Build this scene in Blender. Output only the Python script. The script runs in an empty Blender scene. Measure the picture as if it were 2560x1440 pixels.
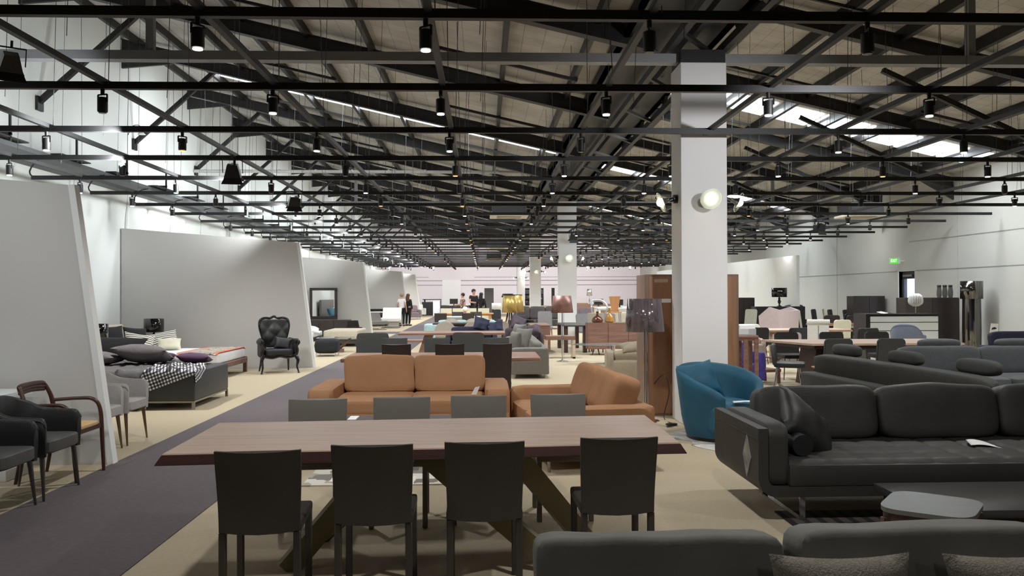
import bpy, bmesh, math, random
from mathutils import Vector, Matrix, Euler, noise
R = math.radians
random.seed(7)
sc = bpy.context.scene
COL = sc.collection

# ------------------------------------------------------------------ camera
FPX, EYE, ROLL = 2050.0, 1.6, 0.0035
cd = bpy.data.cameras.new('camera'); cam = bpy.data.objects.new('camera', cd); COL.objects.link(cam)
cam.matrix_world = (Matrix.Translation((0, 0, EYE)) @ Matrix.Rotation(-72 / FPX, 4, 'Z')
                    @ Matrix.Rotation(math.pi / 2 + 15 / FPX, 4, 'X') @ Matrix.Rotation(-ROLL, 4, 'Z'))
cd.sensor_width = 36; cd.lens = FPX / 2560 * 36; cd.clip_end = 300
sc.camera = cam
CM = cam.matrix_world.to_3x3()

# surveying helpers: where a sight line of the photograph meets the floor, a level z, or a depth Y
def ray(px, py): return CM @ Vector(((px - 1280) / FPX, (720 - py) / FPX, -1))
def F(px, py, z=0.0):
    r = ray(px, py); t = (z - EYE) / r.z; return (r.x * t, r.y * t)
def XZ(px, py, Y):
    r = ray(px, py); t = Y / r.y; return (r.x * t, EYE + r.z * t)
def AX(px, Y, py=740): return XZ(px, py, Y)[0]
def AZ(px, py, Y): return XZ(px, py, Y)[1]

# ------------------------------------------------------------------ materials
def lin(c):
    c = c / 255
    return c / 12.92 if c <= .04045 else ((c + .055) / 1.055) ** 2.4
def rgb(r, g, b): return (lin(r), lin(g), lin(b), 1)
MATS = {}
def mat(name, col, rough=.6, metal=0, var=.08, scale=6, bump=0, bscale=60, stretch=(1, 1, 1), emit=0, trans=0, coat=0, alpha=1, kind='noise', sheen=0):
    if name in MATS: return MATS[name]
    m = bpy.data.materials.new(name); m.use_nodes = True
    nt = m.node_tree; b = nt.nodes['Principled BSDF']
    b.inputs['Roughness'].default_value = rough; b.inputs['Metallic'].default_value = metal
    b.inputs['Transmission Weight'].default_value = trans; b.inputs['Coat Weight'].default_value = coat
    b.inputs['Alpha'].default_value = alpha
    if sheen: b.inputs['Sheen Weight'].default_value = sheen; b.inputs['Sheen Tint'].default_value = rgb(*col)
    tc = nt.nodes.new('ShaderNodeTexCoord'); mp = nt.nodes.new('ShaderNodeMapping')
    mp.inputs['Scale'].default_value = stretch
    nt.links.new(tc.outputs['Object'], mp.inputs[0])
    if kind == 'wood':
        n = nt.nodes.new('ShaderNodeTexNoise'); n.inputs['Scale'].default_value = scale; n.inputs['Detail'].default_value = 6
        n.inputs['Distortion'].default_value = .6
    else:
        n = nt.nodes.new('ShaderNodeTexNoise'); n.inputs['Scale'].default_value = scale; n.inputs['Detail'].default_value = 4
    nt.links.new(mp.outputs[0], n.inputs['Vector'])
    rp = nt.nodes.new('ShaderNodeValToRGB')
    c = rgb(*col); lum = .3 * c[0] + .6 * c[1] + .1 * c[2]; c = tuple(v * .86 + lum * .14 for v in c[:3]) + (1,)
    rp.color_ramp.elements[0].position = .3; rp.color_ramp.elements[1].position = .7
    rp.color_ramp.elements[0].color = tuple(v * (1 - var) for v in c[:3]) + (1,)
    rp.color_ramp.elements[1].color = tuple(min(1, v * (1 + var)) for v in c[:3]) + (1,)
    nt.links.new(n.outputs['Fac'], rp.inputs[0]); nt.links.new(rp.outputs[0], b.inputs['Base Color'])
    if bump:
        n2 = nt.nodes.new('ShaderNodeTexNoise'); n2.inputs['Scale'].default_value = bscale; n2.inputs['Detail'].default_value = 5
        bp = nt.nodes.new('ShaderNodeBump'); bp.inputs['Strength'].default_value = bump; bp.inputs['Distance'].default_value = .02
        nt.links.new(mp.outputs[0], n2.inputs['Vector']); nt.links.new(n2.outputs['Fac'], bp.inputs['Height']); nt.links.new(bp.outputs[0], b.inputs['Normal'])
    if emit:
        b.inputs['Emission Color'].default_value = rgb(*col); b.inputs['Emission Strength'].default_value = emit
    MATS[name] = m
    return m

beige_carpet = mat('beige_carpet', (182, 167, 136), .95, var=.06, scale=40, bump=.25, bscale=220)
aisle_purple = mat('aisle_purple', (94, 85, 89), .95, var=.10, scale=25, bump=.3, bscale=200)
wall_white = mat('wall_white', (222, 226, 222), .85, var=.03, scale=.6, bump=.15, bscale=1.2)
wall_grey = mat('wall_grey', (190, 190, 183), .85, var=.02, scale=.5)
wall_far = mat('wall_far', (232, 226, 230), .85, var=.02)
panel_white = mat('panel_white', (204, 202, 199), .8, var=.015, scale=.7)
panel_edge = mat('panel_edge', (240, 242, 240), .7, var=.01)
pillar_white = mat('pillar_white', (225, 224, 224), .7, var=.02, scale=.8)
steel_black = mat('steel_black', (20, 19, 20), .55, var=.1)
steel_dark = mat('steel_dark', (34, 33, 35), .55, var=.12, scale=2)
steel_grey = mat('steel_grey', (140, 142, 146), .5, var=.05)
tray_grey = mat('tray_grey', (84, 87, 89), .6, var=.06)
wire_mat = mat('wire_mat', (70, 70, 72), .5)
chrome = mat('chrome', (215, 215, 215), .08, metal=1, var=.02)
brushed = mat('brushed', (150, 146, 140), .28, metal=1, var=.05)
brass_grey = mat('brass_grey', (124, 114, 84), .45, metal=.5, var=.06, scale=3)
bronze_leg = mat('bronze_leg', (128, 108, 78), .35, metal=.8, var=.05)
gunmetal = mat('gunmetal', (92, 90, 90), .3, metal=.8, var=.05)
walnut = mat('walnut', (184, 152, 128), .38, var=.16, scale=2.2, kind='wood', stretch=(.7, 9, 9))
walnut_dark = mat('walnut_dark', (62, 33, 28), .45, var=.25, scale=2.5, kind='wood', stretch=(.7, 9, 9))
walnut_red = mat('walnut_red', (142, 102, 82), .35, var=.2, scale=2.2, kind='wood', stretch=(.7, 9, 9))
wood_case = mat('wood_case', (124, 92, 74), .5, var=.22, scale=2, kind='wood', stretch=(9, 9, .6))
wood_panel = mat('wood_panel', (150, 102, 62), .55, var=.15, scale=2, kind='wood', stretch=(8, 8, .7))
wood_row = mat('wood_row', (122, 84, 68), .5, var=.28, scale=2.2, kind='wood', stretch=(.7, 9, 9))
wood_chair = mat('wood_chair', (66, 36, 26), .35, var=.2, scale=4, kind='wood', stretch=(6, 6, 1))
wood_dark = mat('wood_dark', (54, 44, 44), .5, var=.2, scale=3, kind='wood', stretch=(1, 8, 8))
wood_orange = mat('wood_orange', (205, 142, 74), .5, var=.12, scale=3, kind='wood', stretch=(8, 8, 1))
wood_pale = mat('wood_pale', (205, 184, 158), .5, var=.08, scale=3, kind='wood', stretch=(8, 8, 1))
veneer_yellow = mat('veneer_yellow', (214, 170, 102), .5, var=.08, scale=4, kind='wood', stretch=(1, 6, 1))
leather_brown = mat('leather_brown', (54, 49, 46), .5, var=.06, bump=.12, bscale=160)
leather_taupe = mat('leather_taupe', (112, 107, 98), .5, var=.05, bump=.12, bscale=160)
leather_choc = mat('leather_choc', (54, 46, 43), .42, var=.07, bump=.12, bscale=160)
leather_sofa = mat('leather_sofa', (46, 44, 41), .58, var=.10, scale=4, bump=.22, bscale=7)
leather_black = mat('leather_black', (20, 21, 23), .5, var=.08, bump=.12, bscale=120)
leather_bench = mat('leather_bench', (46, 49, 50), .42, var=.06, bump=.1, bscale=90)
leather_tub = mat('leather_tub', (74, 75, 74), .45, var=.05, bump=.1, bscale=140)
tan_suede = mat('tan_suede', (164, 114, 70), .85, var=.08, scale=3, bump=.2, bscale=12, sheen=.2)
grey_suede = mat('grey_suede', (122, 122, 116), .9, var=.14, scale=3, bump=.35, bscale=8, sheen=.25)
weave_grey = mat('weave_grey', (150, 142, 128), .95, var=.30, scale=140, bump=.6, bscale=170)
fabric_light = mat('fabric_light', (178, 174, 172), .9, var=.05, scale=30, bump=.2, bscale=150)
fabric_grey = mat('fabric_grey', (112, 109, 103), .9, var=.06, scale=20, bump=.2, bscale=90)
fabric_dark = mat('fabric_dark', (52, 53, 51), .9, var=.07, scale=10, bump=.2, bscale=60)
fabric_slate = mat('fabric_slate', (72, 76, 80), .9, var=.07, scale=8, bump=.2, bscale=60)
fabric_black = mat('fabric_black', (22, 23, 27), .9, var=.1, scale=14)
fabric_plum = mat('fabric_plum', (88, 52, 88), .7, var=.08, scale=10)
fabric_mauve = mat('fabric_mauve', (120, 104, 112), .9, var=.08, scale=10)
fabric_purple = mat('fabric_purple', (72, 58, 70), .9, var=.1, scale=10, bump=.3, bscale=14)
fabric_navy = mat('fabric_navy', (24, 27, 56), .85, var=.12, scale=10, bump=.3, bscale=14)
fabric_indigo = mat('fabric_indigo', (62, 52, 140), .85, var=.1, scale=10)
fabric_pink = mat('fabric_pink', (192, 172, 172), .9, var=.04, scale=12)
fabric_rose = mat('fabric_rose', (182, 160, 148), .9, var=.05, scale=12, bump=.2, bscale=30)
fabric_beige = mat('fabric_beige', (176, 164, 150), .9, var=.05, scale=12)
fabric_khaki = mat('fabric_khaki', (148, 136, 112), .85, var=.12, scale=7, sheen=.3)
fabric_cream = mat('fabric_cream', (214, 210, 182), .8, var=.04, scale=9)
fabric_sage = mat('fabric_sage', (160, 160, 142), .85, var=.05, scale=9)
fabric_white = mat('fabric_white', (226, 226, 222), .8, var=.03, scale=7, bump=.2, bscale=20)
fabric_sand = mat('fabric_sand', (192, 182, 160), .9, var=.05, scale=9)
fabric_aqua = mat('fabric_aqua', (170, 206, 208), .85, var=.05, scale=9)
fabric_blue = mat('fabric_blue', (108, 118, 140), .9, var=.05, scale=12)
fabric_stone = mat('fabric_stone', (128, 128, 132), .85, var=.05, scale=12)
velvet_teal = mat('velvet_teal', (0, 84, 112), .7, var=.25, scale=4, bump=.15, bscale=10, sheen=.5)
bed_grey = mat('bed_grey', (92, 90, 92), .9, var=.08, scale=12, bump=.4, bscale=22)
bed_white = mat('bed_white', (236, 236, 238), .85, var=.03, scale=6, bump=.3, bscale=10)
gloss_black = mat('gloss_black', (9, 9, 11), .12, coat=.3, var=.05)
plastic_black = mat('plastic_black', (22, 22, 24), .35, var=.05)
cabinet_brown = mat('cabinet_brown', (46, 38, 35), .35, var=.12, scale=2, kind='wood', stretch=(1, 8, 8))
white_gloss = mat('white_gloss', (226, 234, 238), .3, var=.02)
white_plain = mat('white_plain', (236, 236, 234), .5, var=.02)
paper_white = mat('paper_white', (240, 240, 242), .7, var=.02)
copper_shade = mat('copper_shade', (146, 100, 90), .4, metal=.5, var=.06)
gold_shade = mat('gold_shade', (226, 190, 88), .34, metal=.6, var=.06)
silver_shade = mat('silver_shade', (190, 190, 190), .3, metal=.9, var=.2, scale=20, stretch=(6, 6, .2))
smoke_shade = mat('smoke_shade', (122, 110, 116), .12, metal=.45, var=.35, scale=7, stretch=(4, 4, .3), alpha=.86)
smoke_glass = mat('smoke_glass', (70, 72, 66), .08, alpha=.72, var=.05)
smoke_chrome = mat('smoke_chrome', (110, 106, 104), .1, metal=.95, var=.5, scale=7, stretch=(6, 6, .25))
amber_glass = mat('amber_glass', (176, 122, 20), .05, var=.2, alpha=.88, coat=.5)
brown_glass = mat('brown_glass', (92, 42, 16), .05, var=.2, alpha=.9, coat=.5)
glass_top = mat('glass_top', (190, 205, 210), .04, metal=.55, var=.03, alpha=.7)
glass_disc = mat('glass_disc', (200, 218, 212), .1, var=.03, alpha=.42)
acrylic = mat('acrylic', (214, 220, 226), .08, var=.03, alpha=.5, coat=.4)
mirror_mat = mat('mirror_mat', (240, 240, 240), .01, metal=1, var=0)
skin = mat('skin', (196, 142, 118), .6, var=.05)
hair_blond = mat('hair_blond', (150, 118, 80), .7, var=.15, scale=40)
hair_auburn = mat('hair_auburn', (96, 54, 34), .7, var=.15, scale=40)
hair_dark = mat('hair_dark', (36, 26, 24), .7, var=.15, scale=40)
cloth_black = mat('cloth_black', (24, 23, 28), .9, var=.1, scale=14)
cloth_white = mat('cloth_white', (220, 216, 220), .9, var=.03)
red_paint = mat('red_paint', (200, 40, 30), .4)
lens_cool = mat('lens_cool', (255, 250, 240), .3, emit=9)
lens_warm = mat('lens_warm', (255, 170, 100), .3, emit=2.2)
lens_off = mat('lens_off', (60, 58, 56), .2, metal=.6)
bulb_mat = mat('bulb_mat', (255, 232, 190), .3, emit=30)
sky_glow = mat('sky_glow', (240, 248, 255), .5, emit=7)
out_glow = mat('out_glow', (225, 235, 255), .5, emit=1.6, var=.4, scale=3)
exit_green = mat('exit_green', (70, 190, 50), .5, emit=.9)
exit_text = mat('exit_text', (235, 255, 225), .5, emit=1.2)
for m in (lens_cool, lens_warm, bulb_mat, exit_green, exit_text):
    m.cycles.emission_sampling = 'NONE'

def node_mat(name, rough=.85):
    m = bpy.data.materials.new(name); m.use_nodes = True; MATS[name] = m
    b = m.node_tree.nodes['Principled BSDF']; b.inputs['Roughness'].default_value = rough
    return m, m.node_tree, b
# gingham throw: two crossed stripe sets in the cloth's own UVs
def gingham():
    m, nt, b = node_mat('gingham')
    tc = nt.nodes.new('ShaderNodeUVMap'); sp = nt.nodes.new('ShaderNodeSeparateXYZ'); nt.links.new(tc.outputs[0], sp.inputs[0])
    outs = []
    for ax in (0, 1):
        mu = nt.nodes.new('ShaderNodeMath'); mu.operation = 'MULTIPLY'; mu.inputs[1].default_value = 22
        fr = nt.nodes.new('ShaderNodeMath'); fr.operation = 'FRACT'
        gt = nt.nodes.new('ShaderNodeMath'); gt.operation = 'GREATER_THAN'; gt.inputs[1].default_value = .5
        nt.links.new(sp.outputs[ax], mu.inputs[0]); nt.links.new(mu.outputs[0], fr.inputs[0]); nt.links.new(fr.outputs[0], gt.inputs[0]); outs.append(gt)
    ad = nt.nodes.new('ShaderNodeMath'); ad.operation = 'ADD'; nt.links.new(outs[0].outputs[0], ad.inputs[0]); nt.links.new(outs[1].outputs[0], ad.inputs[1])
    ha = nt.nodes.new('ShaderNodeMath'); ha.operation = 'MULTIPLY'; ha.inputs[1].default_value = .5; nt.links.new(ad.outputs[0], ha.inputs[0])
    rp = nt.nodes.new('ShaderNodeValToRGB'); e = rp.color_ramp.elements
    e[0].color = rgb(236, 236, 236); e[1].color = rgb(16, 16, 20); x = e.new(.5); x.color = rgb(92, 92, 98)
    nt.links.new(ha.outputs[0], rp.inputs[0]); nt.links.new(rp.outputs[0], b.inputs['Base Color'])
    return m
gingham_mat = gingham()
def stripes(name, c0, c1, n, axis, duty=.5, coords='UV'):
    m, nt, b = node_mat(name)
    tc = nt.nodes.new('ShaderNodeTexCoord'); sp = nt.nodes.new('ShaderNodeSeparateXYZ'); nt.links.new(tc.outputs[coords], sp.inputs[0])
    mu = nt.nodes.new('ShaderNodeMath'); mu.operation = 'MULTIPLY'; mu.inputs[1].default_value = n
    fr = nt.nodes.new('ShaderNodeMath'); fr.operation = 'FRACT'
    gt = nt.nodes.new('ShaderNodeMath'); gt.operation = 'GREATER_THAN'; gt.inputs[1].default_value = duty
    nt.links.new(sp.outputs[axis], mu.inputs[0]); nt.links.new(mu.outputs[0], fr.inputs[0]); nt.links.new(fr.outputs[0], gt.inputs[0])
    mx = nt.nodes.new('ShaderNodeMix'); mx.data_type = 'RGBA'; mx.inputs[6].default_value = rgb(*c0); mx.inputs[7].default_value = rgb(*c1)
    nt.links.new(gt.outputs[0], mx.inputs[0]); nt.links.new(mx.outputs[2], b.inputs['Base Color'])
    return m
stripe_pillow = stripes('stripe_pillow', (228, 226, 214), (70, 68, 64), 20, 1, .55, 'Object')
stripe_rug = stripes('stripe_rug', (30, 27, 26), (74, 66, 62), 9, 0, .45, 'Object')
def patch_mat(name, cols, scale, kind='VORONOI'):
    m, nt, b = node_mat(name, .9)
    tc = nt.nodes.new('ShaderNodeTexCoord')
    if kind == 'VORONOI':
        v = nt.nodes.new('ShaderNodeTexVoronoi'); v.distance = 'CHEBYCHEV'; v.inputs['Scale'].default_value = scale
        src = v.outputs['Color']
    else:
        v = nt.nodes.new('ShaderNodeTexNoise'); v.inputs['Scale'].default_value = scale; v.inputs['Detail'].default_value = 8; v.inputs['Distortion'].default_value = 1.2
        src = v.outputs['Fac']
    nt.links.new(tc.outputs['Object'], v.inputs['Vector'])
    rp = nt.nodes.new('ShaderNodeValToRGB'); rp.color_ramp.interpolation = 'CONSTANT' if kind == 'VORONOI' else 'LINEAR'
    e = rp.color_ramp.elements
    while len(e) < len(cols): e.new(.5)
    for i, c in enumerate(cols):
        e[i].position = (i / len(cols)) if kind == 'VORONOI' else .35 + .3 * i / max(1, len(cols) - 1); e[i].color = rgb(*c)
    nt.links.new(src, rp.inputs[0]); nt.links.new(rp.outputs[0], b.inputs['Base Color'])
    return m
patch_rug = patch_mat('patch_rug', [(120, 116, 110), (214, 210, 200), (168, 160, 148), (230, 226, 216)], 6)
hide_rug = patch_mat('hide_rug', [(120, 120, 120), (176, 174, 170), (206, 204, 200)], 3.2, 'NOISE')
plaid_shirt = patch_mat('plaid_shirt', [(60, 40, 44), (170, 140, 130), (90, 60, 62), (200, 190, 185)], 26)
map_throw = patch_mat('map_throw', [(110, 104, 98), (182, 174, 160), (150, 140, 130)], 9, 'NOISE')
shelf_books = patch_mat('shelf_books', [(40, 36, 40), (90, 70, 66), (24, 22, 26), (150, 140, 138)], 9)

def roof_material():
    m, nt, b = node_mat('roof_sheet', .9)
    tc = nt.nodes.new('ShaderNodeTexCoord')
    n = nt.nodes.new('ShaderNodeTexNoise'); n.inputs['Scale'].default_value = 1.3; n.inputs['Detail'].default_value = 8; n.inputs['Distortion'].default_value = .6
    nt.links.new(tc.outputs['Object'], n.inputs['Vector'])
    br = nt.nodes.new('ShaderNodeTexBrick'); br.inputs['Scale'].default_value = 1; br.inputs['Mortar Size'].default_value = .004
    br.inputs['Brick Width'].default_value = .3; br.inputs['Row Height'].default_value = .3; br.offset = 0
    br.inputs['Color1'].default_value = rgb(196, 193, 188); br.inputs['Color2'].default_value = rgb(188, 185, 179); br.inputs['Mortar'].default_value = rgb(136, 133, 128)
    nt.links.new(tc.outputs['Object'], br.inputs['Vector'])
    mx = nt.nodes.new('ShaderNodeMix'); mx.data_type = 'RGBA'; mx.blend_type = 'MULTIPLY'; mx.inputs[0].default_value = .5
    rp = nt.nodes.new('ShaderNodeValToRGB'); rp.color_ramp.elements[0].position = .35; rp.color_ramp.elements[0].color = (.55, .53, .5, 1); rp.color_ramp.elements[1].position = .6
    nt.links.new(n.outputs['Fac'], rp.inputs[0]); nt.links.new(br.outputs['Color'], mx.inputs[6]); nt.links.new(rp.outputs[0], mx.inputs[7])
    nt.links.new(mx.outputs[2], b.inputs['Base Color'])
    bp = nt.nodes.new('ShaderNodeBump'); bp.inputs['Strength'].default_value = .6; bp.inputs['Distance'].default_value = .08
    nt.links.new(n.outputs['Fac'], bp.inputs['Height']); nt.links.new(bp.outputs[0], b.inputs['Normal'])
    return m
roof_sheet = roof_material()

# ------------------------------------------------------------------ mesh building
def TR(loc=(0, 0, 0), rot=(0, 0, 0)): return Matrix.Translation(loc) @ Euler(rot).to_matrix().to_4x4()
class MB:
    def __init__(s): s.bm = bmesh.new(); s.uv = None
    def _add(s, verts, faces, M=None):
        vs = [s.bm.verts.new((M @ Vector(v)) if M is not None else v) for v in verts]
        for f in faces:
            try: s.bm.faces.new([vs[i] for i in f])
            except ValueError: pass
        return s
    def box(s, x0, x1, y0, y1, z0, z1, bev=0, seg=2, M=None):
        b = bmesh.new(); bmesh.ops.create_cube(b, size=1)
        for v in b.verts:
            v.co = Vector(((x0 + x1) / 2 + v.co.x * (x1 - x0), (y0 + y1) / 2 + v.co.y * (y1 - y0), (z0 + z1) / 2 + v.co.z * (z1 - z0)))
        if bev: bmesh.ops.bevel(b, geom=b.edges[:], offset=bev, segments=seg, profile=.6, affect='EDGES')
        return s.merge(b, M)
    def merge(s, b, M=None):
        b.verts.ensure_lookup_table()
        for i, v in enumerate(b.verts): v.index = i
        s._add([v.co.copy() for v in b.verts], [[v.index for v in f.verts] for f in b.faces], M); b.free()
        return s
    def bar(s, p, q, w, h, bev=0):
        p, q = Vector(p), Vector(q); d = q - p; L = d.length
        z = d.normalized(); x = Vector((0, 0, 1)).cross(z)
        if x.length < 1e-3: x = Vector((1, 0, 0))
        x.normalize(); y = z.cross(x)
        M = Matrix((x, y, z)).transposed().to_4x4(); M.translation = p
        return s.box(-w / 2, w / 2, -h / 2, h / 2, 0, L, bev, M=M)
    def loft(s, rings, cap=True):
        n = len(rings[0]); vs = []; fs = []
        for r in rings: vs += list(r)
        for k in range(len(rings) - 1):
            for i in range(n):
                j = (i + 1) % n; fs.append((k * n + i, k * n + j, (k + 1) * n + j, (k + 1) * n + i))
        if cap: fs.append(tuple(range(n))[::-1]); fs.append(tuple((len(rings) - 1) * n + i for i in range(n)))
        return s._add(vs, fs)
    def tube(s, pts, r, n=10, smooth=0):
        pts = [Vector(p) for p in pts]; rs = list(r) if hasattr(r, '__len__') else [r] * len(pts)
        if smooth:
            out, ro = [], []
            for i in range(len(pts) - 1):
                p0, p1, p2, p3 = pts[max(i - 1, 0)], pts[i], pts[i + 1], pts[min(i + 2, len(pts) - 1)]
                for k in range(smooth):
                    t = k / smooth
                    out.append(.5 * ((2 * p1) + (p2 - p0) * t + (2 * p0 - 5 * p1 + 4 * p2 - p3) * t * t + (3 * p1 - p0 - 3 * p2 + p3) * t ** 3))
                    ro.append(rs[i] * (1 - t) + rs[i + 1] * t)
            out.append(pts[-1]); ro.append(rs[-1]); pts, rs = out, ro
        rings = []; up = None
        for i, p in enumerate(pts):
            d = (pts[min(i + 1, len(pts) - 1)] - pts[max(i - 1, 0)]).normalized()
            if up is None:
                up = Vector((0, 0, 1)) if abs(d.z) < .9 else Vector((1, 0, 0))
            x = up.cross(d); x.normalize(); y = d.cross(x); up = y
            rings.append([p + (x * math.cos(a) + y * math.sin(a)) * rs[i] for a in [2 * math.pi * k / n for k in range(n)]])
        return s.loft(rings)
    def cyl(s, p, q, r0, r1=None, n=16): return s.tube([p, q], [r0, r0 if r1 is None else r1], n)
    def lathe(s, prof, c=(0, 0, 0), n=24, M=None, cap=True):
        rings = []
        for r, z in prof:
            ring = [Vector((c[0] + r * math.cos(2 * math.pi * k / n), c[1] + r * math.sin(2 * math.pi * k / n), c[2] + z)) for k in range(n)]
            rings.append([M @ v for v in ring] if M is not None else ring)
        return s.loft(rings, cap)
    def prism(s, poly, a, b, plane='xy', M=None):
        def p3(u, v, w):
            return {'xy': (u, v, w), 'xz': (u, w, v), 'yz': (w, u, v)}[plane]
        n = len(poly); vs = [p3(u, v, a) for u, v in poly] + [p3(u, v, b) for u, v in poly]
        fs = [tuple(range(n))[::-1], tuple(range(n, 2 * n))] + [(i, (i + 1) % n, n + (i + 1) % n, n + i) for i in range(n)]
        return s._add(vs, fs, M)
    def puff(s, c, size, p=6, n=10, rot=(0, 0, 0), wob=0, wf=4, pz=None):
        """rounded, softly bulging block"""
        b = bmesh.new(); bmesh.ops.create_cube(b, size=2); bmesh.ops.subdivide_edges(b, edges=b.edges[:], cuts=n, use_grid_fill=True)
        M = TR(c, rot); off = random.random() * 50
        for v in b.verts:
            u = v.co.copy(); q = (abs(u.x) ** p + abs(u.y) ** p + abs(u.z) ** p) ** (1 / p)
            u = u / q
            v.co = Vector((u.x * size[0] / 2, u.y * size[1] / 2, u.z * size[2] / 2))
            if wob: v.co += v.co.normalized() * (noise.noise(v.co * wf + Vector((off, 0, 0))) * wob)
        return s.merge(b, M)
    def pillow(s, c, w, h, t, rot=(0, 0, 0), n=14, wob=.01):
        M = TR(c, rot); off = random.random() * 50
        for sg in (1, -1):
            vs = []; fs = []
            for i in range(n + 1):
                for j in range(n + 1):
                    u = -1 + 2 * i / n; v = -1 + 2 * j / n
                    x = w / 2 * u * (1 - .09 * (1 - v * v) ** 1 * 1); y = h / 2 * v * (1 - .09 * (1 - u * u))
                    z = sg * t / 2 * max(0, (1 - u * u) * (1 - v * v)) ** .42
                    if wob and abs(u) < 1 and abs(v) < 1: z += wob * noise.noise(Vector((x * 7 + off, y * 7, sg)))
                    vs.append((x, y, z))
            for i in range(n):
                for j in range(n):
                    q = (i * (n + 1) + j, (i + 1) * (n + 1) + j, (i + 1) * (n + 1) + j + 1, i * (n + 1) + j + 1)
                    fs.append(q if sg > 0 else q[::-1])
            s._add(vs, fs, M)
        return s
    def grid(s, fn, nu, nv, thick=0, uv=True):
        """a sheet fn(u, v) for u, v in 0..1"""
        lay = s.bm.loops.layers.uv.verify()
        V = [[s.bm.verts.new(fn(i / nu, j / nv)) for j in range(nv + 1)] for i in range(nu + 1)]
        for i in range(nu):
            for j in range(nv):
                f = s.bm.faces.new((V[i][j], V[i + 1][j], V[i + 1][j + 1], V[i][j + 1]))
                for l, (a, b) in zip(f.loops, ((i, j), (i + 1, j), (i + 1, j + 1), (i, j + 1))): l[lay].uv = (a / nu, b / nv)
        return s
    def build(s, name, m, parent=None, smooth=True, ang=38, weld=1e-5, solid=0, sub=0):
        if weld: bmesh.ops.remove_doubles(s.bm, verts=s.bm.verts[:], dist=weld)
        bmesh.ops.recalc_face_normals(s.bm, faces=s.bm.faces[:])
        me = bpy.data.meshes.new(name); s.bm.to_mesh(me); s.bm.free()
        if smooth:
            me.polygons.foreach_set('use_smooth', [True] * len(me.polygons))
            try: me.set_sharp_from_angle(angle=R(ang))
            except Exception: pass
        me.materials.append(m)
        o = bpy.data.objects.new(name, me); COL.objects.link(o)
        if parent is not None: o.parent = parent
        if solid:
            md = o.modifiers.new('solid', 'SOLIDIFY'); md.thickness = solid; md.offset = 0
        if sub:
            md = o.modifiers.new('sub', 'SUBSURF'); md.levels = sub; md.render_levels = sub
        return o

def tag(o, label, cat, group=None, kind=None):
    if label: o['label'] = label
    if cat: o['category'] = cat
    if group: o['group'] = group
    if kind: o['kind'] = kind
    return o
def thing(name, label, cat, loc=(0, 0, 0), rz=0, group=None):
    o = bpy.data.objects.new(name, None); o.empty_display_size = .1; COL.objects.link(o)
    o.location = loc; o.rotation_euler = (0, 0, rz)
    return tag(o, label, cat, group)
def struct(name, mb, m, label=None, **k):
    o = mb.build(name, m, **k); o['kind'] = 'structure'
    if label: o['label'] = label
    return o
KIDS = {}
def dup(root, loc, rz=None, label=None, group=None, scale=None):
    """a copy of a thing with copies of its parts and sub-parts (shared mesh data)"""
    if root.name not in KIDS:
        KIDS[root.name] = [(c, [g for g in COL.objects if g.parent == c]) for c in [o for o in COL.objects if o.parent == root]]
    r = root.copy(); COL.objects.link(r); r.location = loc
    if rz is not None: r.rotation_euler = (root.rotation_euler[0] if root.type == 'MESH' else 0, 0, rz)
    if scale: r.scale = scale
    if label: r['label'] = label
    if group: r['group'] = group
    for c, gs in KIDS[root.name]:
        c2 = c.copy(); COL.objects.link(c2); c2.parent = r
        for g in gs:
            g2 = g.copy(); COL.objects.link(g2); g2.parent = c2
    return r
# ------------------------------------------------------------------ the hall
WL, WR, WB, WF = -7.93, 12.7, 66.0, -3.5
STEP = 2.95
def roofL(x): return 5.52 - .23 * x
def roofR(x): return 7.72 - .23 * x

struct('floor', MB().box(WL, WR + 1.6, WF, WB, -.1, 0), beige_carpet, 'beige loop carpet covering the whole showroom floor')
struct('floor_aisle', MB().box(-3.52, -2.07, WF, 63, .001, .006), aisle_purple, 'long purple grey carpet aisle running to the back wall')
struct('floor_cross_aisle', MB().box(-7.4, -3.52, 33.4, 35.3, .001, .006), aisle_purple, 'short purple grey carpet strip leading left off the aisle')
struct('wall_left', MB().box(WL - .2, WL, WF, WB, 0, 7.5), wall_white)
struct('wall_back', MB().box(WL - .2, WR + .2, WB, WB + .2, 0, 7.8), wall_far)
struct('wall_front', MB().box(WL - .2, WR + .2, WF - .2, WF, 0, 7.8), mat('wall_dim', (120, 120, 118), .9))
# right wall with a doorway in it
DY0, DY1, DZ = 23.72, 24.62, 2.24
struct('wall_right', MB().box(WR, WR + .25, WF, DY0, 0, 5.2).box(WR, WR + .25, DY1, WB, 0, 5.2).box(WR, WR + .25, DY0, DY1, DZ, 5.2), wall_grey)
for i, (z, a, b) in enumerate(((2.24, 0, DY0 - .1), (2.24, DY1 + .1, 45), (3.1, 5, 24))):
    struct('trim_%d' % (i + 1), MB().box(WR - .012, WR, a, b, z, z + .02), mat('seam', (150, 150, 146), .8))
for i, y in enumerate((14, 21.5, 29, 36.5)):
    struct('trim_%d' % (i + 4), MB().box(WR - .008, WR, y, y + .02, 0, 4.7), mat('seam2', (180, 180, 176), .8))
for i, y in enumerate((8.2, 19.6)):
    struct('trim_%d' % (i + 8), MB().box(WL, WL + .03, y, y + 7.5, 2.12, 2.19), wall_white)
# folds of the sheeting on the left wall
for i, (y, dz) in enumerate(((16.2, .4), (18.6, .2), (21.2, .5), (23.4, .3), (26, .4), (12.2, .3))):
    struct('trim_%d' % (i + 10), MB().tube([(WL + .0, y, 3.85), (WL + .025, y - .12, 3.2), (WL, y - dz, 2.3)], [.02, .05, .01], 8), wall_white)
struct('wall_step', MB().box(STEP - .1, STEP, WF, WB, 4.85, 7.05), wall_white)

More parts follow.
